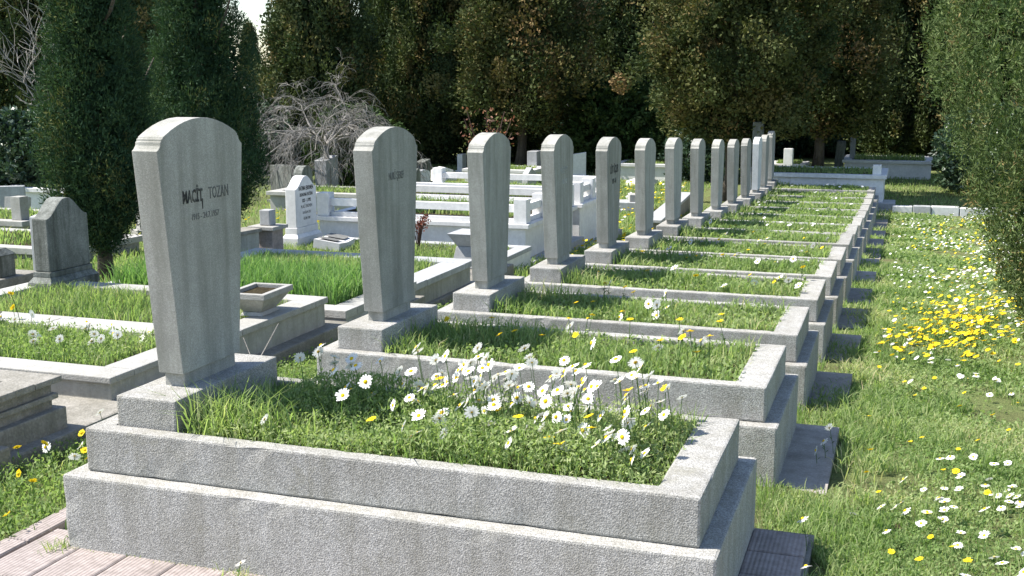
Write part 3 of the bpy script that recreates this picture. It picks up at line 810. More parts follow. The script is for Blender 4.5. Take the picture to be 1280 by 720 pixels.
# two conical junipers on the left
tm = trunk_mb(3.6, .065, .02, 1, .02).mesh('trunk', 'bark', smooth=True)
jp1 = lambda h: np.interp(h, [.36, .6, 1.0, 1.5, 2.5, 3.5, 4.3], [.05, .28, .49, .47, .33, .18, .03])
j1 = crown_mesh('crown', jp1, .38, 4.3, 1500, 62, .10, .045, .011, 11, 'juniper', .14, 1.3, .72, .05, 1.25, ez=1.7)
tree('juniper', (-4.60, 5.95, float(gz(5.95))), j1, tm, 'dark conical juniper behind the blackened old headstone')
jp2 = lambda h: np.interp(h, [.26, .5, 1.0, 2.0, 3.0, 4.2, 5.4], [.05, .48, .70, .56, .42, .25, .03])
j2 = crown_mesh('crown', jp2, .28, 5.4, 1700, 58, .11, .052, .013, 12, 'juniper', .14, 1.3, .72, -.02, 1.3, ez=1.7)
tree('juniper', (-5.50, 9.0, float(gz(9))), j2, tm, 'dark conical juniper directly behind the nearest headstone')
# thuja on the right
tp = lambda h: np.interp(h, [.05, .3, .8, 1.3, 1.8, 2.6, 3.6, 4.4], [.18, .36, .60, .78, .95, 1.02, .7, .05])
th_ = crown_mesh('crown', tp, .06, 4.3, 2900, 54, .062, .034, .008, 21, 'thuja', .05, 1.5, .8, .05, 1.1, ez=2.0)
tree('thuja', (3.60, 5.15, float(gz(5.15))), th_, trunk_mb(3, .07, .02, 3, .01).mesh('trunk', 'bark', smooth=True), 'bright green thuja at the right edge of the lawn')

# background cypresses: four crown shapes, copied
ck = dict(lump=.20, up=.9)
cyA = crown_mesh('crown', col_prof(1.0, 6.6, .25), .25, 6.4, 560, 135, .20, .085, .042, 31, 'cypress', core=.7, hbias=1.2, ez=2.2, lump=.24, up=1.6)
cyB = crown_mesh('crown', col_prof(1.4, 6.8, 1.2), 1.2, 6.6, 330, 210, .34, .075, .050, 32, 'olive', core=.66, hbias=1.2, lump=.38, up=.7, ez=1.3)
cyC = crown_mesh('crown', col_prof(1.15, 6.6, .7), .7, 6.4, 520, 130, .23, .080, .046, 33, 'cypress', core=.66, tshift=.08, hbias=1.2, lump=.34, up=1.4, ez=1.8)
wide_prof = lambda h: np.interp(h, [1.25, 1.5, 2.0, 2.8, 3.6, 4.4, 5.4, 6.2], [.4, .95, 1.4, 1.7, 1.72, 1.45, .8, .1])
cyW = crown_mesh('crown', wide_prof, 1.3, 6.1, 380, 240, .33, .070, .046, 34, 'olive', core=.72, lump=.30, up=.5, hbias=1.1)
trA = trunk_mb(5.6, .12, .03, 41, .05).mesh('trunk', 'bark', smooth=True)
trB = trunk_mb(5.6, .12, .03, 42, .06).mesh('trunk', 'bark', smooth=True)
def bgtree(x, y, k, label, s=1.0, rz=None):
    cm = {'A': cyA, 'B': cyB, 'C': cyC, 'W': cyW}[k]
    return tree('cypress_tree', (x, y, float(gz(y))), cm, trA if k in 'AC' else trB, label, 'background cypresses', random.uniform(0, 6.28) if rz is None else rz, s)
bgtree(-17.6, 20, 'A', 'dark cypress at the left edge behind the bare branches', 1.1)
bgtree(-19.9, 21, 'C', 'olive brown cypress cut by the left edge of the picture', 1.1)
bgtree(-14.6, 19.5, 'C', 'brownish cypress seen between the two junipers', .9)
bgtree(-11.7, 23.6, 'C', 'cypress with lifted crown just right of the sky gap', 1.12, 1.0)
bgtree(-9.9, 26.5, 'A', 'dark cypress behind the second headstone', 1.15)
bgtree(-11.4, 28.0, 'C', 'olive cypress behind the bare tree', 1.1)
bgtree(-6.7, 24.6, 'B', 'olive brown cypress above the third and fourth headstones', 1.12)
bgtree(-8.3, 28.5, 'A', 'dark cypress rising behind the rose bush', 1.2)
bgtree(-4.9, 28.0, 'A', 'dark cypress above the fifth headstone', 1.15)
bgtree(-0.75, 19.6, 'W', 'broad crowned cypress over the far end of the grave row', 1.0)
bgtree(0.5, 25.0, 'B', 'dark trunked cypress right of the row end', 1.1)
bgtree(2.3, 29.5, 'A', 'dark cypress behind the far right white tomb', 1.2)
bgtree(-2.6, 31, 'C', 'cypress in the gap behind the sixth headstone', 1.2)
bgtree(4.4, 28.5, 'A', 'dark cypress half hidden by the thuja', 1.15)
bgtree(6.2, 24, 'C', 'cypress beyond the right side of the lawn', 1.1)
k = 0
for x in np.arange(-52, 16, 2.3):
    yy = 39 + (k * 37 % 7) * .55
    gx = -23.8 - (yy - 40) * .62
    k += 1
    if abs(x - gx) < 2.6: continue
    bgtree(float(x), float(yy), 'AC'[k % 2], 'dark cypress in the rear tree belt behind all other trees', 1.25 + (k % 3) * .08)['group'] = 'rear tree belt'
bgtree(-35.9, 60, 'A', 'distant slim cypress in the sky gap', .85)
for (x, s) in ((-44, 1.3), (-41, 1.2), (-31, 1.3), (-28, 1.2)):
    bgtree(x, 62, 'A', 'distant cypress behind the rear tree belt', s)['group'] = 'distant cypresses'

# green bushes low in the background
bp = lambda R_, H: (lambda h: R_ * np.sqrt(np.clip(1 - ((h - H * .45) / (H * .58)) ** 2, 0, 1)))
bushA = crown_mesh('crown', bp(.8, 1.5), .05, 1.5, 500, 22, .10, .09, .045, 51, 'greenbush', .2, .4, .7)
bushD = crown_mesh('crown', bp(1.1, 1.6), .05, 1.6, 600, 22, .11, .10, .05, 52, 'shrub', .2, .3, .7)
tb = trunk_mb(1.2, .04, .015, 44, .03, 5, .1, .4).mesh('trunk', 'bark', smooth=True)
def bush(x, y, me, label, s=1.0, rz=0):
    return tree('bush', (x, y, float(gz(y))), me, tb, label, None, rz, s, 'bush')
bush(-14.3, 25.3, bushD, 'dark bush below the sky gap', 1.25, 1)
bush(-15.9, 27.2, bushD, 'dark bush left of the sky gap foot', 1.35, 2)
bush(-13.0, 22.6, bushD, 'dark bush just left of the bare tree', 1.1, 3)
bush(-17.4, 31.0, bushD, 'dark bush far behind the conical junipers', 1.5, 4)
bush(-12.6, 14.2, bushD, 'glossy dark green bush at the left edge', 1.05)
bush(-8.9, 19.8, bushA, 'green bush standing behind the bare tree', 1.15)
bush(-4.4, 25.6, bushA, 'bright green bush behind the fourth and fifth headstones', 1.5, 1)
bush(-3.1, 25.2, bushA, 'green bush behind the fifth and sixth headstones', 1.2, 3)
bush(-1.9, 23.6, bushD, 'dark bush behind the seventh headstone', .8, 4)
bush(4.3, 22.5, bushD, 'dark bush between the kerb blocks and the thuja', 1.1, 1)

k = 0
for x in np.arange(-9, 8.5, 1.45):
    k += 1
    bush(float(x), 32.5 + (k * 13 % 5) * .4, bushD, 'dark bush in the shaded hedge behind the far tombs', 1.45 + (k % 3) * .15, k)['group'] = 'hedge behind the far tombs'

# bare trees
def bare_tree(name, loc, label, seed, trunk, nmain, spread, height, droop, nb, mat, cat='tree', thick=.05, twig=.006):
    rg = random.Random(seed)
    o = empty(name, loc, 0, label, cat)
    mb = MB(); tw = MB()
    mb.tube([(0, 0, -.1), (.02, .02, trunk * .5), (-.03, .03, trunk)], [thick * 1.3, thick, thick * .85], 8)
    def grow(p, d, ln, r, dep):
        pts = [p.copy()]; rad = [r]; q = p.copy(); dd = d.copy(); n = 5
        for k in range(n):
            dd = (dd + Vector((rg.uniform(-.3, .3), rg.uniform(-.3, .3), rg.uniform(-.18, .18) - droop * (.06 + .14 * k)))).normalized()
            q = q + dd * ln / n; pts.append(q.copy()); rad.append(max(r * (1 - .75 * (k + 1) / n), twig * .6))
        (mb if r > twig * 1.8 else tw).tube(pts, rad, 5 if r > twig * 1.8 else 3, False)
        if dep > 0:
            for _ in range(nb):
                j = rg.randint(1, n); a = rg.uniform(0, 6.28)
                e = (pts[j] - pts[j - 1]).normalized() + Vector((math.cos(a), math.sin(a), rg.uniform(-.3, .55 if droop > .5 else .9))) * .85
                grow(pts[j], e.normalized(), ln * rg.uniform(.4, .68), max(rad[j] * .62, twig), dep - 1)
    for k in range(nmain):
        a = 6.28 * k / nmain + rg.uniform(-.3, .3)
        grow(Vector((-.03, .03, trunk)), Vector((math.cos(a) * spread, math.sin(a) * spread, .75 if droop > .5 else 1)).normalized(), height, thick * .6, 3)
    mb.obj('trunk', mat, o, smooth=True); tw.obj('twigs', mat, o)
    return o
bare_tree('bare_tree', (-8.35, 17.5, -.9), 'pale leafless tree with drooping twigs left of the second headstone', 5, 1.05, 10, 1.2, 1.75, .95, 7, 'barkgrey', thick=.055, twig=.0040)
bare_tree('bare_tree', (-12.9, 15.2, float(gz(15))), 'leafless shrub with pale branches at the left edge', 9, .5, 4, .5, 2.1, .0, 4, 'barkpale', thick=.05, twig=.008)

# rose bushes
def rose(loc, label, seed, h, spread, nst, nleaf, lsz, leaf):
    rg = random.Random(seed); rn = np.random.default_rng(seed)
    o = empty('rose_bush', loc, 0, label, 'rose bush')
    mb = MB(); ends = []
    for k in range(nst):
        a = rg.uniform(0, 6.28); sp = rg.uniform(.3, 1) * spread; hh = h * rg.uniform(.6, 1)
        p = [Vector((0, 0, -.05)), Vector((math.cos(a) * sp * .35, math.sin(a) * sp * .35, hh * .45)), Vector((math.cos(a) * sp, math.sin(a) * sp, hh))]
        mb.tube(p, [.014 * h, .010 * h, .005 * h], 5); ends += [p[2], (p[1] + p[2]) / 2, p[1] * .3 + p[2] * .7]
    mb.obj('stems', 'redstem', o)
    E = np.array([tuple(e) for e in ends]); c = E[rn.integers(0, len(E), nleaf)] + rn.normal(size=(nleaf, 3)) * spread * .16
    d = unit(rn.normal(size=(nleaf, 3)))
    link('leaves', quadmesh('leaves', leaf_quads(c, d, lsz * rn.uniform(.6, 1.4, nleaf), lsz * .6 * rn.uniform(.7, 1.3, nleaf), rn), rn.uniform(0, 1, nleaf), leaf), o)
rose((-5.82, 19.8, -.9), 'tall rose bush with reddish and cream leaves behind the third headstone', 3, 1.75, .6, 14, 260, .075, 'roseleaf')
rose((-2.44, 8.35, -.32), 'small bare red rose bush on the plot before the marble tomb', 4, .42, .17, 16, 170, .034, 'redleaf')

# ------------------------------------------------------------------ grass and herbs
def rect_pts(x0, x1, y0, y1, n, rg):
    return np.c_[rg.uniform(x0, x1, n), rg.uniform(y0, y1, n)]
def tintmap(xy, rg, amp=.2, base=.45):
    x, y = xy[:, 0], xy[:, 1]
    return base + amp * (np.sin(x * 4.1 + np.sin(y * 2.7) * 1.5) * .5 + np.sin(y * 5.3 + x * 2.2) * .5) * .6 + rg.normal(0, .19, len(xy))

def grass_obj(name, parts, label, mat='grass'):
    V = np.concatenate([p[0] for p in parts]); T = np.concatenate([p[1] for p in parts])
    return tag(link(name, blades_mesh(name, V, T, mat)), label, 'grass', kind='stuff')
def herb_obj(name, V, T, label, mat='herb', cat='plants'):
    return tag(link(name, quadmesh(name, V, T, mat)), label, cat, kind='stuff')
def herb_arrays(xy, z, hmax, ln, wd, rg, up=.4):
    n = len(xy)
    c = np.c_[xy, z + rg.uniform(.05, 1, n) * hmax]
    d = unit(rg.normal(size=(n, 3)) + np.array([0, 0, up]))
    return leaf_quads(c, d, ln * rg.uniform(.6, 1.4, n), wd * rg.uniform(.6, 1.4, n), rg, np.tile([-.4, -.1, 1.], (n, 1)), .6)
def blade_part(xy, z, h, wd, lean, rg, base=.45, amp=.2):
    n = len(xy)
    return blade_arrays(xy, z, h * rg.uniform(.45, 1.15, n), wd * rg.uniform(.7, 1.3, n), np.clip(rg.normal(lean, .22, n), .02, 1.3), rg), tintmap(xy, rg, amp, base)

def lawn():
    rg = np.random.default_rng(100); parts = []; hv = []; ht = []
    for (y0, y1, den, h, wd) in ((-1.0, 1.5, 9000, .030, .0038), (1.5, 3, 7500, .033, .0045), (3, 5.5, 4700, .036, .006), (5.5, 9, 2800, .04, .009), (9, 13, 1600, .045, .013), (13, 18.3, 1000, .05, .017)):
        x1 = 3.35 + .085 * (y0 + y1) / 2
        n = int((x1 - 2.06) * (y1 - y0) * den)
        xy = rect_pts(2.06, x1, y0, y1, n, rg)
        keep = np.ones(n, bool)
        for i in (0, 1, 9, 10, 11):
            keep &= ~((xy[:, 0] < 2.28 + .03 * np.sin(xy[:, 1] * 23)) & (xy[:, 1] > ROWY[i] - .06) & (xy[:, 1] < ROWY[i] + .88))
        keep &= ~((xy[:, 1] < -.05) & (xy[:, 0] < 2.62))
        pat = np.sin(xy[:, 0] * 5.2 + 1.3 * np.sin(xy[:, 1] * 2.1)) + np.sin(xy[:, 1] * 3.4 + xy[:, 0] * 1.9)
        keep &= rg.uniform(size=n) < np.clip(.64 + .42 * pat, .03, 1)
        xy = xy[keep]; pat = pat[keep]
        edge = np.clip(1 - (xy[:, 0] - 2.25) / .25, 0, 1)
        hh = h * (1 + .25 * pat + edge * 1.3)
        parts.append(blade_part(xy, gz(xy[:, 1]) - .005, hh, wd, .55, rg, .55, .42))
        m = int(len(xy) * 1.15); q = xy[rg.integers(0, len(xy), m)] + rg.normal(size=(m, 2)) * .01
        hv.append(herb_arrays(q, gz(q[:, 1]), h * .75, wd * 3.6, wd * 2.2, rg, .2)); ht.append(tintmap(q, rg, .4, .45))
    tc = np.r_[np.c_[rg.uniform(2.2, 2.5, 130), rg.uniform(0.9, 9, 130)], np.c_[rg.uniform(2.3, 3.5, 170), rg.uniform(.3, 9, 170)]]
    q = np.repeat(tc, 34, 0) + rg.normal(size=(len(tc) * 34, 2)) * .028
    ok = ~((q[:, 0] < 2.27) & (((q[:, 1] > -.06) & (q[:, 1] < .88)) | ((q[:, 1] > 1.5) & (q[:, 1] < 2.42)))) & (q[:, 0] > 2.08)
    q = q[ok]
    parts.append(blade_part(q, gz(q[:, 1]) - .005, np.repeat(rg.uniform(.05, .12, len(tc)), 34)[ok], .0042 + .0006 * q[:, 1].clip(0, 9), .6, rg, .5, .3))
    grass_obj('lawn_grass', parts, 'short bright lawn grass along the right of the grave row')
    herb_obj('clover', np.concatenate(hv), np.concatenate(ht), 'clover and small leaves through the lawn at the right')
    # the lawn's farther part, outside the photograph and in the shade of the trees
    rg = np.random.default_rng(101)
    xy = np.r_[rect_pts(3.4, 5.5, -1, 5, 7000, rg), rect_pts(4.2, 6.5, 5, 18, 7000, rg), rect_pts(.0, 5.5, 18.6, 27, 9000, rg)]
    bad = (xy[:, 0] < 2.2) & (xy[:, 1] > 18.8) & (xy[:, 1] < 20.7)
    xy = xy[~bad]
    grass_obj('far_grass', [blade_part(xy, gz(xy[:, 1]), np.full(len(xy), .08), .016, .5, rg)], 'shaded grass beyond the kerb blocks and thuja')
lawn()

def row_gaps():
    rg = np.random.default_rng(102); parts = []; hv = []; ht = []
    for i in range(13):
        y0, y1 = ROWY[i] + .88, ROWY[i + 1] - .07
        n = int(3200 / (1 + .35 * i)); wd = .004 + .0008 * i
        xy = rect_pts(-.35, 2.07, y0, y1, n, rg)
        parts.append(blade_part(xy, gz(xy[:, 1]), np.full(n, .10), wd, .4, rg, .4))
    n = 15000
    xy = rect_pts(-.98, -.28, -1.4, 6.5, n, rg)
    k = xy[:, 0] > -(.80 + .055 * xy[:, 1].clip(0, 6))
    xy = xy[k]
    parts.append(blade_part(xy, gz(xy[:, 1]), np.full(len(xy), .06), .0055, .5, rg))
    q = np.r_[xy, xy] + rg.normal(size=(len(xy) * 2, 2)) * .012
    hv = herb_arrays(q, gz(q[:, 1]), .07, .02, .011, rg)
    xy = rect_pts(-1.45, -.30, 6.6, 18, 9000, rg)
    parts.append(blade_part(xy, gz(xy[:, 1]), np.full(len(xy), .10), .012, .5, rg))
    xy = np.r_[rect_pts(-.3, .0, 0, 18, 2600, rg)]
    parts.append(blade_part(xy, gz(xy[:, 1]), np.full(len(xy), .07), .007, .5, rg))
    grass_obj('path_grass', parts, 'grass growing between the row graves and along their left')
    herb_obj('low_weeds', hv, tintmap(q, rg, .25, .4), 'leafy weeds between the concrete kerb and the grave row')
row_gaps()

def meadow():
    rg = np.random.default_rng(103)
    xy = np.r_[rect_pts(-4.2, -1.45, 13.1, 23, 12000, rg), rect_pts(-13, -4.2, 9, 26, 15000, rg), rect_pts(-9, -4.1, 3.5, 9, 9000, rg), rect_pts(-4.0, -1.3, 6.55, 9, 2500, rg)]
    grass_obj('meadow_grass', [blade_part(xy, gz(xy[:, 1]), np.full(len(xy), .10), .015, .5, rg, .5)], 'rough grass around the farther graves on the left')
meadow()

# beds of the row graves
def bed(i):
    rg = np.random.default_rng(200 + i)
    y, z = ROWY[i], ROWZ[i] + HR - .04
    far = 1 + .4 * i
    X0, X1, Y0, Y1 = .31, 1.885, .052, .715
    lab = 'grass bed inside the %s grave of the row' % ORD[i]
    def pts(n):
        p = rect_pts(X0, X1, Y0, Y1, n, rg); p[:, 1] += y; return p
    if i == 0:
        xy = pts(3600); hb = .085 + .045 * np.sin(xy[:, 0] * 6) * np.sin(xy[:, 1] * 7)
        dark = np.clip((.95 - xy[:, 0]) / .4, 0, 1)
        a = blade_part(xy, np.full(len(xy), z), hb + dark * .05, .0045, .45, rg, .42)
        # tufts of long grass by the pedestal
        q = np.c_[.33 + rg.gamma(1.5, .10, 300), rg.uniform(.08, .3, 300)]; q = q[q[:, 0] < 1.2]
        b = blade_part(q, np.full(len(q), z), np.full(len(q), .20), .0055, .6, rg, .42)
        grass_obj('bed_grass', [a, b], 'grass tufts among the daisies of the nearest grave')
        xy = pts(30000); hm = (.105 + .045 * np.sin(xy[:, 0] * 5 + 1) * np.sin(xy[:, 1] * 9)) * np.clip((xy[:, 0] - .25) / .3, .3, 1) * np.clip((1.93 - xy[:, 0]) / .2, .4, 1)
        herb_obj('bed_herbs', herb_arrays(xy, np.full(len(xy), z), hm, .017, .006, rg, .9), tintmap(xy, rg, .3, .62), 'feathery daisy foliage filling the nearest grave')
        return
    n = int(6500 / far); xy = pts(n)
    hh = np.full(n, .085) * (1 + .5 * np.sin(xy[:, 0] * 5 + i) * np.sin(xy[:, 1] * 8)) + .05 * np.clip(1 - (xy[:, 0] - .31) / .35, 0, 1)
    a = [blade_part(xy, np.full(n, z), hh, .0045 + .0012 * i, .5, rg, .48)]
    m = int(4000 / far); q = pts(m)
    V = herb_arrays(q, np.full(m, z), .06, .02 + .003 * i, .010 + .002 * i, rg)
    grass_obj('bed_grass', a, lab)
    herb_obj('bed_herbs', V, tintmap(q, rg, .25, .45), 'small leafy weeds in the %s grave of the row' % ORD[i])
for i in range(14): bed(i)

def plot_grass(x0, x1, y0, y1, z, n, h, wd, label, seed, mat='grass', lean=.45, base=.48, herbs=0):
    rg = np.random.default_rng(seed)
    xy = rect_pts(x0, x1, y0, y1, n, rg)
    grass_obj('bed_grass', [blade_part(xy, np.full(n, z), np.full(n, h), wd, lean, rg, base)], label, mat)
    if herbs:
        q = rect_pts(x0, x1, y0, y1, herbs, rg)
        herb_obj('bed_herbs', herb_arrays(q, np.full(herbs, z), h * .9, .02, .009, rg, .6), tintmap(q, rg, .2, .5), 'low herbs within ' + label)
plot_grass(-3.1, -1.22, 1.61, 2.26, .075, 5500, .085, .006, 'grass bed with daisies left of the nearest headstone', 301, herbs=6000)
plot_grass(-3.15, -1.27, 2.69, 3.53, .035, 5000, .10, .006, 'short grass before the blackened old headstone', 302)
plot_grass(-3.12, -1.24, 4.09, 4.95, -.10, 6500, .26, .010, 'tall lush grass filling the plot behind the flower bowl', 303, 'lush', .35, .55)
plot_grass(-3.1, -1.36, 5.47, 6.3, -.14, 3500, .10, .008, 'grass on the raised grave behind the second headstone', 304)
plot_grass(-3.9, -1.46, 7.36, 8.6, -.335, 4500, .08, .009, 'grass before the white carved headstone', 305, herbs=2500)
plot_grass(-2.95, -1.15, .2, .85, .2, 2200, .06, .006, 'sparse grass on the moulded grave at the left edge', 306)
plot_grass(-3.7, -1.7, 9.3, 10.6, -.085, 3500, .12, .010, 'grass inside the front marble tomb', 307)
plot_grass(-3.8, -1.7, 11.45, 12.6, -.085, 3500, .12, .011, 'grass inside the rear marble tomb', 308)
for k, (x0, x1, y0, y1, zz) in enumerate(((-8.1, -6.6, 15.35, 16.2, float(gz(15.5)) + .32), (-9.45, -8.25, 8.95, 9.75, float(gz(9.2)) + .23), (-7.85, -6.05, 7.15, 8.05, float(gz(7.5)) + .14), (-12.1, -10.5, 13.2, 14.3, float(gz(13.5)) + .40), (-3.8, -2.25, 23.5, 24.6, -.54), (-6.95, -5.65, 21.9, 22.8, -.62), (-.4, .15, 24.7, 25.5, -.56))):
    plot_grass(x0, x1, y0, y1, zz, 900, .09, .016, 'grass on ' + ('the pale terrace tomb', 'the pale railed tomb at far left', 'the pale kerbed tomb behind the blackened stone', 'the farthest white tomb at left', 'the low white tomb behind the fifth headstone', 'the low white tomb behind the rose bush', 'the small white tomb among far trunks')[k], 320 + k)
plot_grass(1.3, 2.9, 25.8, 27.2, -.5, 900, .12, .02, 'weeds on top of the far right tomb', 309)
plot_grass(-.15, 1.9, 19.1, 20.4, -.30, 1200, .08, .02, 'weeds on top of the row-end tomb', 310)

# ------------------------------------------------------------------ flowers
def petals_mesh(name, n, r, rin, wd, cup, mat, seed):
    rg = np.random.default_rng(seed); Q = []
    for k in range(n):
        a = 2 * math.pi * k / n + rg.uniform(-.08, .08); L = r * rg.uniform(.88, 1.08); dz = cup * rg.uniform(.4, 1.5)
        e = np.array([math.cos(a), math.sin(a), 0]); s = np.array([-math.sin(a), math.cos(a), 0])
        z = np.array([0, 0, 1.])
        p0 = e * rin * .5; m1 = e * (rin + (L - rin) * .55) + z * dz * .7; tip = e * L + z * dz
        Q += [[p0 - s * wd * .3, p0 + s * wd * .3, m1 + s * wd * .5, m1 - s * wd * .5], [m1 - s * wd * .5, m1 + s * wd * .5, tip + s * wd * .3, tip - s * wd * .3]]
    return quadmesh(name, np.array(Q), rg.uniform(0, 1, len(Q)), mat)
def dome_mesh(name, r, h, mat):
    mb = MB(); n = 8
    mb.v = [(0, 0, h)] + [(r * .7 * math.cos(6.283 * k / n), r * .7 * math.sin(6.283 * k / n), h * .75) for k in range(n)] + [(r * math.cos(6.283 * k / n), r * math.sin(6.283 * k / n), 0) for k in range(n)]
    mb.f = [[0, 1 + k, 1 + (k + 1) % n] for k in range(n)] + [[1 + k, 1 + n + k, 1 + n + (k + 1) % n, 1 + (k + 1) % n] for k in range(n)]
    return mb.mesh(name, mat, smooth=True)
def stems(hts, seed, r=.0016):
    rg = random.Random(seed); out = []
    for h in hts:
        e = Vector((rg.uniform(-.2, .2) * h, rg.uniform(-.2, .2) * h, h))
        mb = MB().tube([(0, 0, -.01), (e.x * .35, e.y * .35, h * .5), tuple(e)], [r * 1.2, r, r], 4)
        for k in range(3):
            zf = rg.uniform(.15, .7); a = rg.uniform(0, 6.28); p = Vector((e.x * zf * .7, e.y * zf * .7, h * zf))
            d = Vector((math.cos(a), math.sin(a), .7)) * .022
            s = Vector((-math.sin(a), math.cos(a), 0)) * .004; b = len(mb.v)
            mb.v += [tuple(p - s * .3), tuple(p + d * .5 + s), tuple(p + d), tuple(p + d * .5 - s)]; mb.f.append([b, b + 1, b + 2, b + 3])
        out.append((mb.mesh('stem', 'stem'), e))
    return out
petW = [petals_mesh('petals', 15, .027, .008, .0085, c, 'petal', 60 + k) for k, c in enumerate((.002, .006, -.005, .0))]
petY = [petals_mesh('petals', 11, .0175, .004, .0085, c, 'yellow', 70 + k) for k, c in enumerate((.003, .006, .0))]
cenW = dome_mesh('centre', .0085, .006, 'yellow'); cenY = dome_mesh('centre', .007, .005, 'yellow')
tallS = stems([.19, .21, .24, .27, .31, .25], 1); shortS = stems([.05, .065, .08, .10, .12], 2); midS = stems([.10, .13, .16, .19], 3)

def flower(name, x, y, z, stemset, pets, cen, rg, label, group, scale=1.0, tilt=(25, 78)):
    sm, e = stemset[rg.randrange(len(stemset))]
    st = empty(name, (x, y, z), rg.uniform(-.6, .6), label, 'flower', group)
    st.scale = (scale,) * 3
    link('stem', sm, st)
    az = math.pi + rg.gauss(0, .75); tl = R(rg.uniform(*tilt))
    n = Vector((math.cos(az) * math.sin(tl), math.sin(az) * math.sin(tl), math.cos(tl)))
    q = n.to_track_quat('Z', 'Y').to_euler()
    hd = link('petals', pets[rg.randrange(len(pets))], st, e, q)
    link('centre', cen, hd, (0, 0, .0005))

rg = random.Random(5)
zb = ROWZ[0] + HR - .04
for k in range(175):   # the clump on the nearest grave
    while True:
        x, y = rg.uniform(.42, 1.82), rg.uniform(.10, .70)
        dens = math.exp(-((x - 1.34) / .52) ** 2) * (.16 + .84 * math.exp(-((y - .43 + .12 * (x - 1.2)) / .17) ** 2)) + .05
        if rg.random() < dens: break
    flower('daisy', x, y, zb, midS if (y < .25 or rg.random() < .3) else tallS, petW, cenW, rg, 'white daisy in the flowering clump on the nearest grave', 'daisies on the nearest grave', rg.uniform(.66, .92))
for (x, y) in ((1.42, .16), (1.52, .2), (1.6, .24), (1.57, .14), (1.66, .12), (.98, .13), (1.32, .33), (1.7, .5), (1.02, .5), (1.78, .6)):
    flower('yellow_flower', x, y, zb, midS, petY, cenY, rg, 'yellow flower near the front rim of the nearest grave', 'yellow flowers on the nearest grave', 1.0, (5, 40))
for i, nw, ny in ((1, 6, 18), (2, 7, 7), (3, 7, 7), (4, 6, 5), (5, 5, 6), (6, 4, 5)):
    z = ROWZ[i] + HR - .04
    for k in range(nw): flower('daisy', rg.uniform(.5, 1.85), ROWY[i] + rg.uniform(.1, .68), z, shortS, petW, cenW, rg, 'white daisy in the grass of the %s grave' % ORD[i], 'daisies on the %s grave' % ORD[i], rg.uniform(.9, 1.2))
    for k in range(ny): flower('yellow_flower', rg.uniform(.4, 1.85), ROWY[i] + rg.uniform(.1, .68), z, shortS if i > 1 else midS, petY, cenY, rg, 'yellow flower in the grass of the %s grave' % ORD[i], 'yellow flowers on the %s grave' % ORD[i], rg.uniform(.9, 1.2), (5, 40))
for k in range(34):   # left bed
    x, y = rg.uniform(-2.8, -1.25), rg.uniform(1.8, 2.3)
    flower('daisy', x, y, .075, shortS, petW, cenW, rg, 'white daisy in the low bed left of the nearest headstone', 'daisies in the left bed', 1.0)
for k in range(6): flower('yellow_flower', rg.uniform(-2.75, -2.3), rg.uniform(2.1, 2.4), .075, midS, petY, cenY, rg, 'yellow flower in the low bed left of the nearest headstone', 'yellow flowers in the left bed', 1.1)
for k in range(22): 
    x, y = rg.uniform(-.78, -.36), rg.uniform(-.1, 1.6)
    flower('yellow_flower', x, y, float(gz(y)), midS if rg.random() < .5 else shortS, petY, cenY, rg, 'yellow flower in the weedy strip left of the nearest grave', 'yellow flowers in the weedy strip', .95)
for k in range(14):
    x, y = rg.uniform(-.8, -.4), rg.uniform(.0, 1.4)
    flower('daisy', x, y, float(gz(y)), midS, petW, cenW, rg, 'white daisy in the weedy strip left of the nearest grave', 'daisies in the weedy strip', .85)
for (x, y) in ((2.22, 1.95), (2.25, 2.02), (2.19, 1.86), (2.24, .72)):
    flower('daisy', x, y, float(gz(y)), midS, petW, cenW, rg, 'white daisy beside the pavers at the foot of the row', 'daisies by the pavers', .8)
clus = [(rg.uniform(2.45, 3.2), .4 + 4.0 * rg.random()) for _ in range(16)]
n = 0
while n < 110:
    cx, cy = clus[rg.randrange(16)]
    x, y = cx + rg.gauss(0, .16), cy + rg.gauss(0, .22)
    if not (2.33 < x < 3.0 + .09 * y + .2 and y > .2): continue
    flower('daisy', x, y, float(gz(y)), shortS, petW, cenW, rg, 'white daisy in the near lawn at the right', 'daisies in the near lawn', rg.uniform(.5, .85), (0, 50)); n += 1
for k in range(34):
    y = .4 + 3.6 * rg.random(); x = rg.uniform(2.35, 3.0 + .09 * y)
    flower('yellow_flower', x, y, float(gz(y)), shortS, petY, cenY, rg, 'yellow flower scattered in the near lawn', 'yellow flowers in the near lawn', rg.uniform(.6, .9), (5, 40))
n = 0
while n < 215:
    u, v = rg.gauss(0, .42), rg.gauss(0, .40)
    x = 2.92 + .62 * u + .28 * v; y = 5.85 + 2.1 * v + .5 * u
    if not (2.36 < x < 3.6 and 4.3 < y < 8): continue
    flower('yellow_flower', x, y, float(gz(y)), shortS, petY, cenY, rg, 'yellow flower in the dense golden patch by the thuja', 'yellow flowers by the thuja', rg.uniform(.9, 1.3), (5, 40)); n += 1

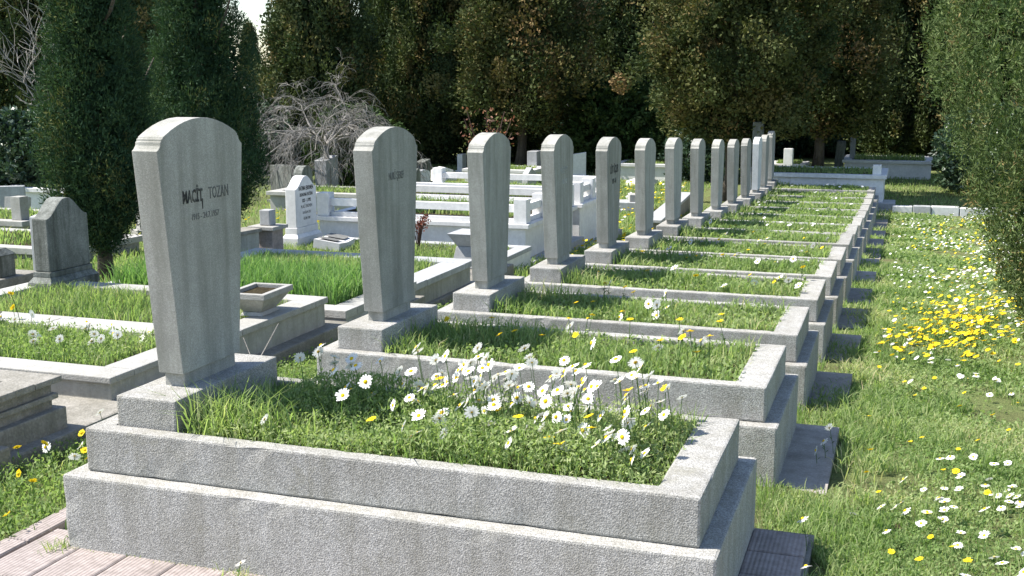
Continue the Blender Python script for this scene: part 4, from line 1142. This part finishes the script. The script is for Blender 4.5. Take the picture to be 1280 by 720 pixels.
def flower_stuff(name, xy, z0, hmin, hmax, r, mat, label, seed):
    rg = np.random.default_rng(seed); n = len(xy)
    c = np.c_[xy, z0 + rg.uniform(hmin, hmax, n)]
    az = np.pi + rg.normal(0, .9, n); tl = np.radians(rg.uniform(5, 45, n))
    nn = np.c_[np.cos(az) * np.sin(tl), np.sin(az) * np.sin(tl), np.cos(tl)]
    a = unit(np.cross(nn, np.array([.3, .9, .1]))); b = np.cross(nn, a)
    rr = r * rg.uniform(.75, 1.25, n)
    Q = []
    for k in range(4):   # eight petal tips as four crossing quads halves
        t0, t1, t2 = (k * np.pi / 2 + d for d in (0, np.pi / 4, np.pi / 2))
        p = [c + nn * .002, c + (a * np.cos(t0) + b * np.sin(t0)) * rr[:, None], c + (a * np.cos(t1) + b * np.sin(t1)) * rr[:, None] * .92, c + (a * np.cos(t2) + b * np.sin(t2)) * rr[:, None]]
        Q.append(np.stack(p, 1))
    V = np.concatenate(Q)
    return tag(link(name, quadmesh(name, V, rg.uniform(0, 1, len(V)), mat)), label, 'flowers', kind='stuff')
for (x, y, z) in ((.62, -.11, 0.0), (2.25, .30, -.01)):
    flower('daisy', x, y, z, shortS if y < 0 else midS, petW, cenW, rg, 'single white daisy growing from the pavers in front of the nearest grave' if y < 0 else 'single white daisy beside the foot pavers of the nearest grave', None, .7)
tw = empty('dry_twig', (-.28, 1.35, float(gz(1.35))), .3, 'thin dry twig standing left of the second grave', 'twig')
MB().tube([(0, 0, 0), (.05, .05, .15), (.02, .22, .28), (.1, .38, .45)], [.006, .005, .004, .002], 5).tube([(.02, .22, .28), (-.05, .3, .4)], [.003, .0015], 4).obj('stem', 'barkpale', tw)
g = np.random.default_rng(400)
xy = np.r_[np.c_[g.normal(-.07, .02, 60), g.normal(-.08, .02, 60)], np.c_[g.normal(.6, .03, 40), g.normal(-.08, .012, 40)], np.c_[g.uniform(-.06, 2.1, 260), g.normal(-.062, .006, 260)]]
hh = np.r_[np.full(60, .05), np.full(40, .045), np.full(260, .018)]
grass_obj('crack_weeds', [blade_part(xy, np.zeros(len(xy)) - .01, hh, .003, .6, g, .7)], 'thin weeds in the joint along the base of the nearest grave')
xy = np.c_[g.uniform(2.35, 4.2, 1700), 4.2 + 13.8 * g.uniform(0, 1, 1700) ** .9]
pt = np.sin(xy[:, 0] * 4 + xy[:, 1]) + np.sin(xy[:, 1] * 1.7 - xy[:, 0] * 3)
keep = (xy[:, 0] < 3.2 + .075 * xy[:, 1]) & (g.uniform(size=len(xy)) < np.clip(.35 + .35 * pt + .4 * (xy[:, 0] - 2.6), .06, 1))
xy = xy[keep]
flower_stuff('distant_daisies', xy, gz(xy[:, 1]), .03, .07, .017, 'petal', 'white daisies sprinkled over the far half of the lawn', 1)
xy = np.c_[g.uniform(2.4, 4.0, 800), 7 + 10.5 * g.uniform(0, 1, 800) ** 1.1]
keep = (xy[:, 0] < 3.2 + .075 * xy[:, 1]) & (g.uniform(size=len(xy)) < np.clip(.2 + .6 * (xy[:, 0] - 2.7), .05, 1))
xy = xy[keep]
flower_stuff('distant_yellow_flowers', xy, gz(xy[:, 1]), .03, .07, .017, 'yellow', 'yellow flowers sprinkled over the far half of the lawn', 2)
u, v = g.normal(0, .5, 260), g.normal(0, .5, 260)
xy = np.c_[2.98 + .62 * u + .3 * v, 6.6 + 2.3 * v + .5 * u]; xy = xy[(xy[:, 0] > 2.4) & (xy[:, 0] < 3.7) & (xy[:, 1] > 4.4)]
flower_stuff('small_yellow_flowers', xy, gz(xy[:, 1]), .03, .08, .015, 'yellow', 'smallest yellow flowers filling the golden patch by the thuja', 7)
xy = np.r_[rect_pts(-1.4, -.35, 9, 16, 150, g), rect_pts(-4, -1.6, 13.2, 22, 260, g), rect_pts(-8, -4.5, 8, 14, 120, g)]
flower_stuff('meadow_flowers', xy, gz(xy[:, 1]), .07, .14, .028, 'yellow', 'yellow flowers in the rough grass on the left', 3)
xy = np.r_[rect_pts(-4, -1.6, 13.2, 22, 160, g)]
flower_stuff('meadow_daisies', xy, gz(xy[:, 1]), .07, .14, .028, 'petal', 'white flowers in the rough grass on the left', 4)
xy = []
for i in range(7, 14):
    p = rect_pts(.4, 1.85, .1, .68, 8, g); p[:, 1] += ROWY[i]; xy.append(np.c_[p, np.full(8, ROWZ[i] + HR)])
xy = np.concatenate(xy)
flower_stuff('distant_bed_flowers', xy[:, :2], xy[:, 2], .02, .06, .025, 'petal', 'tiny white flowers in the farthest row graves', 5)
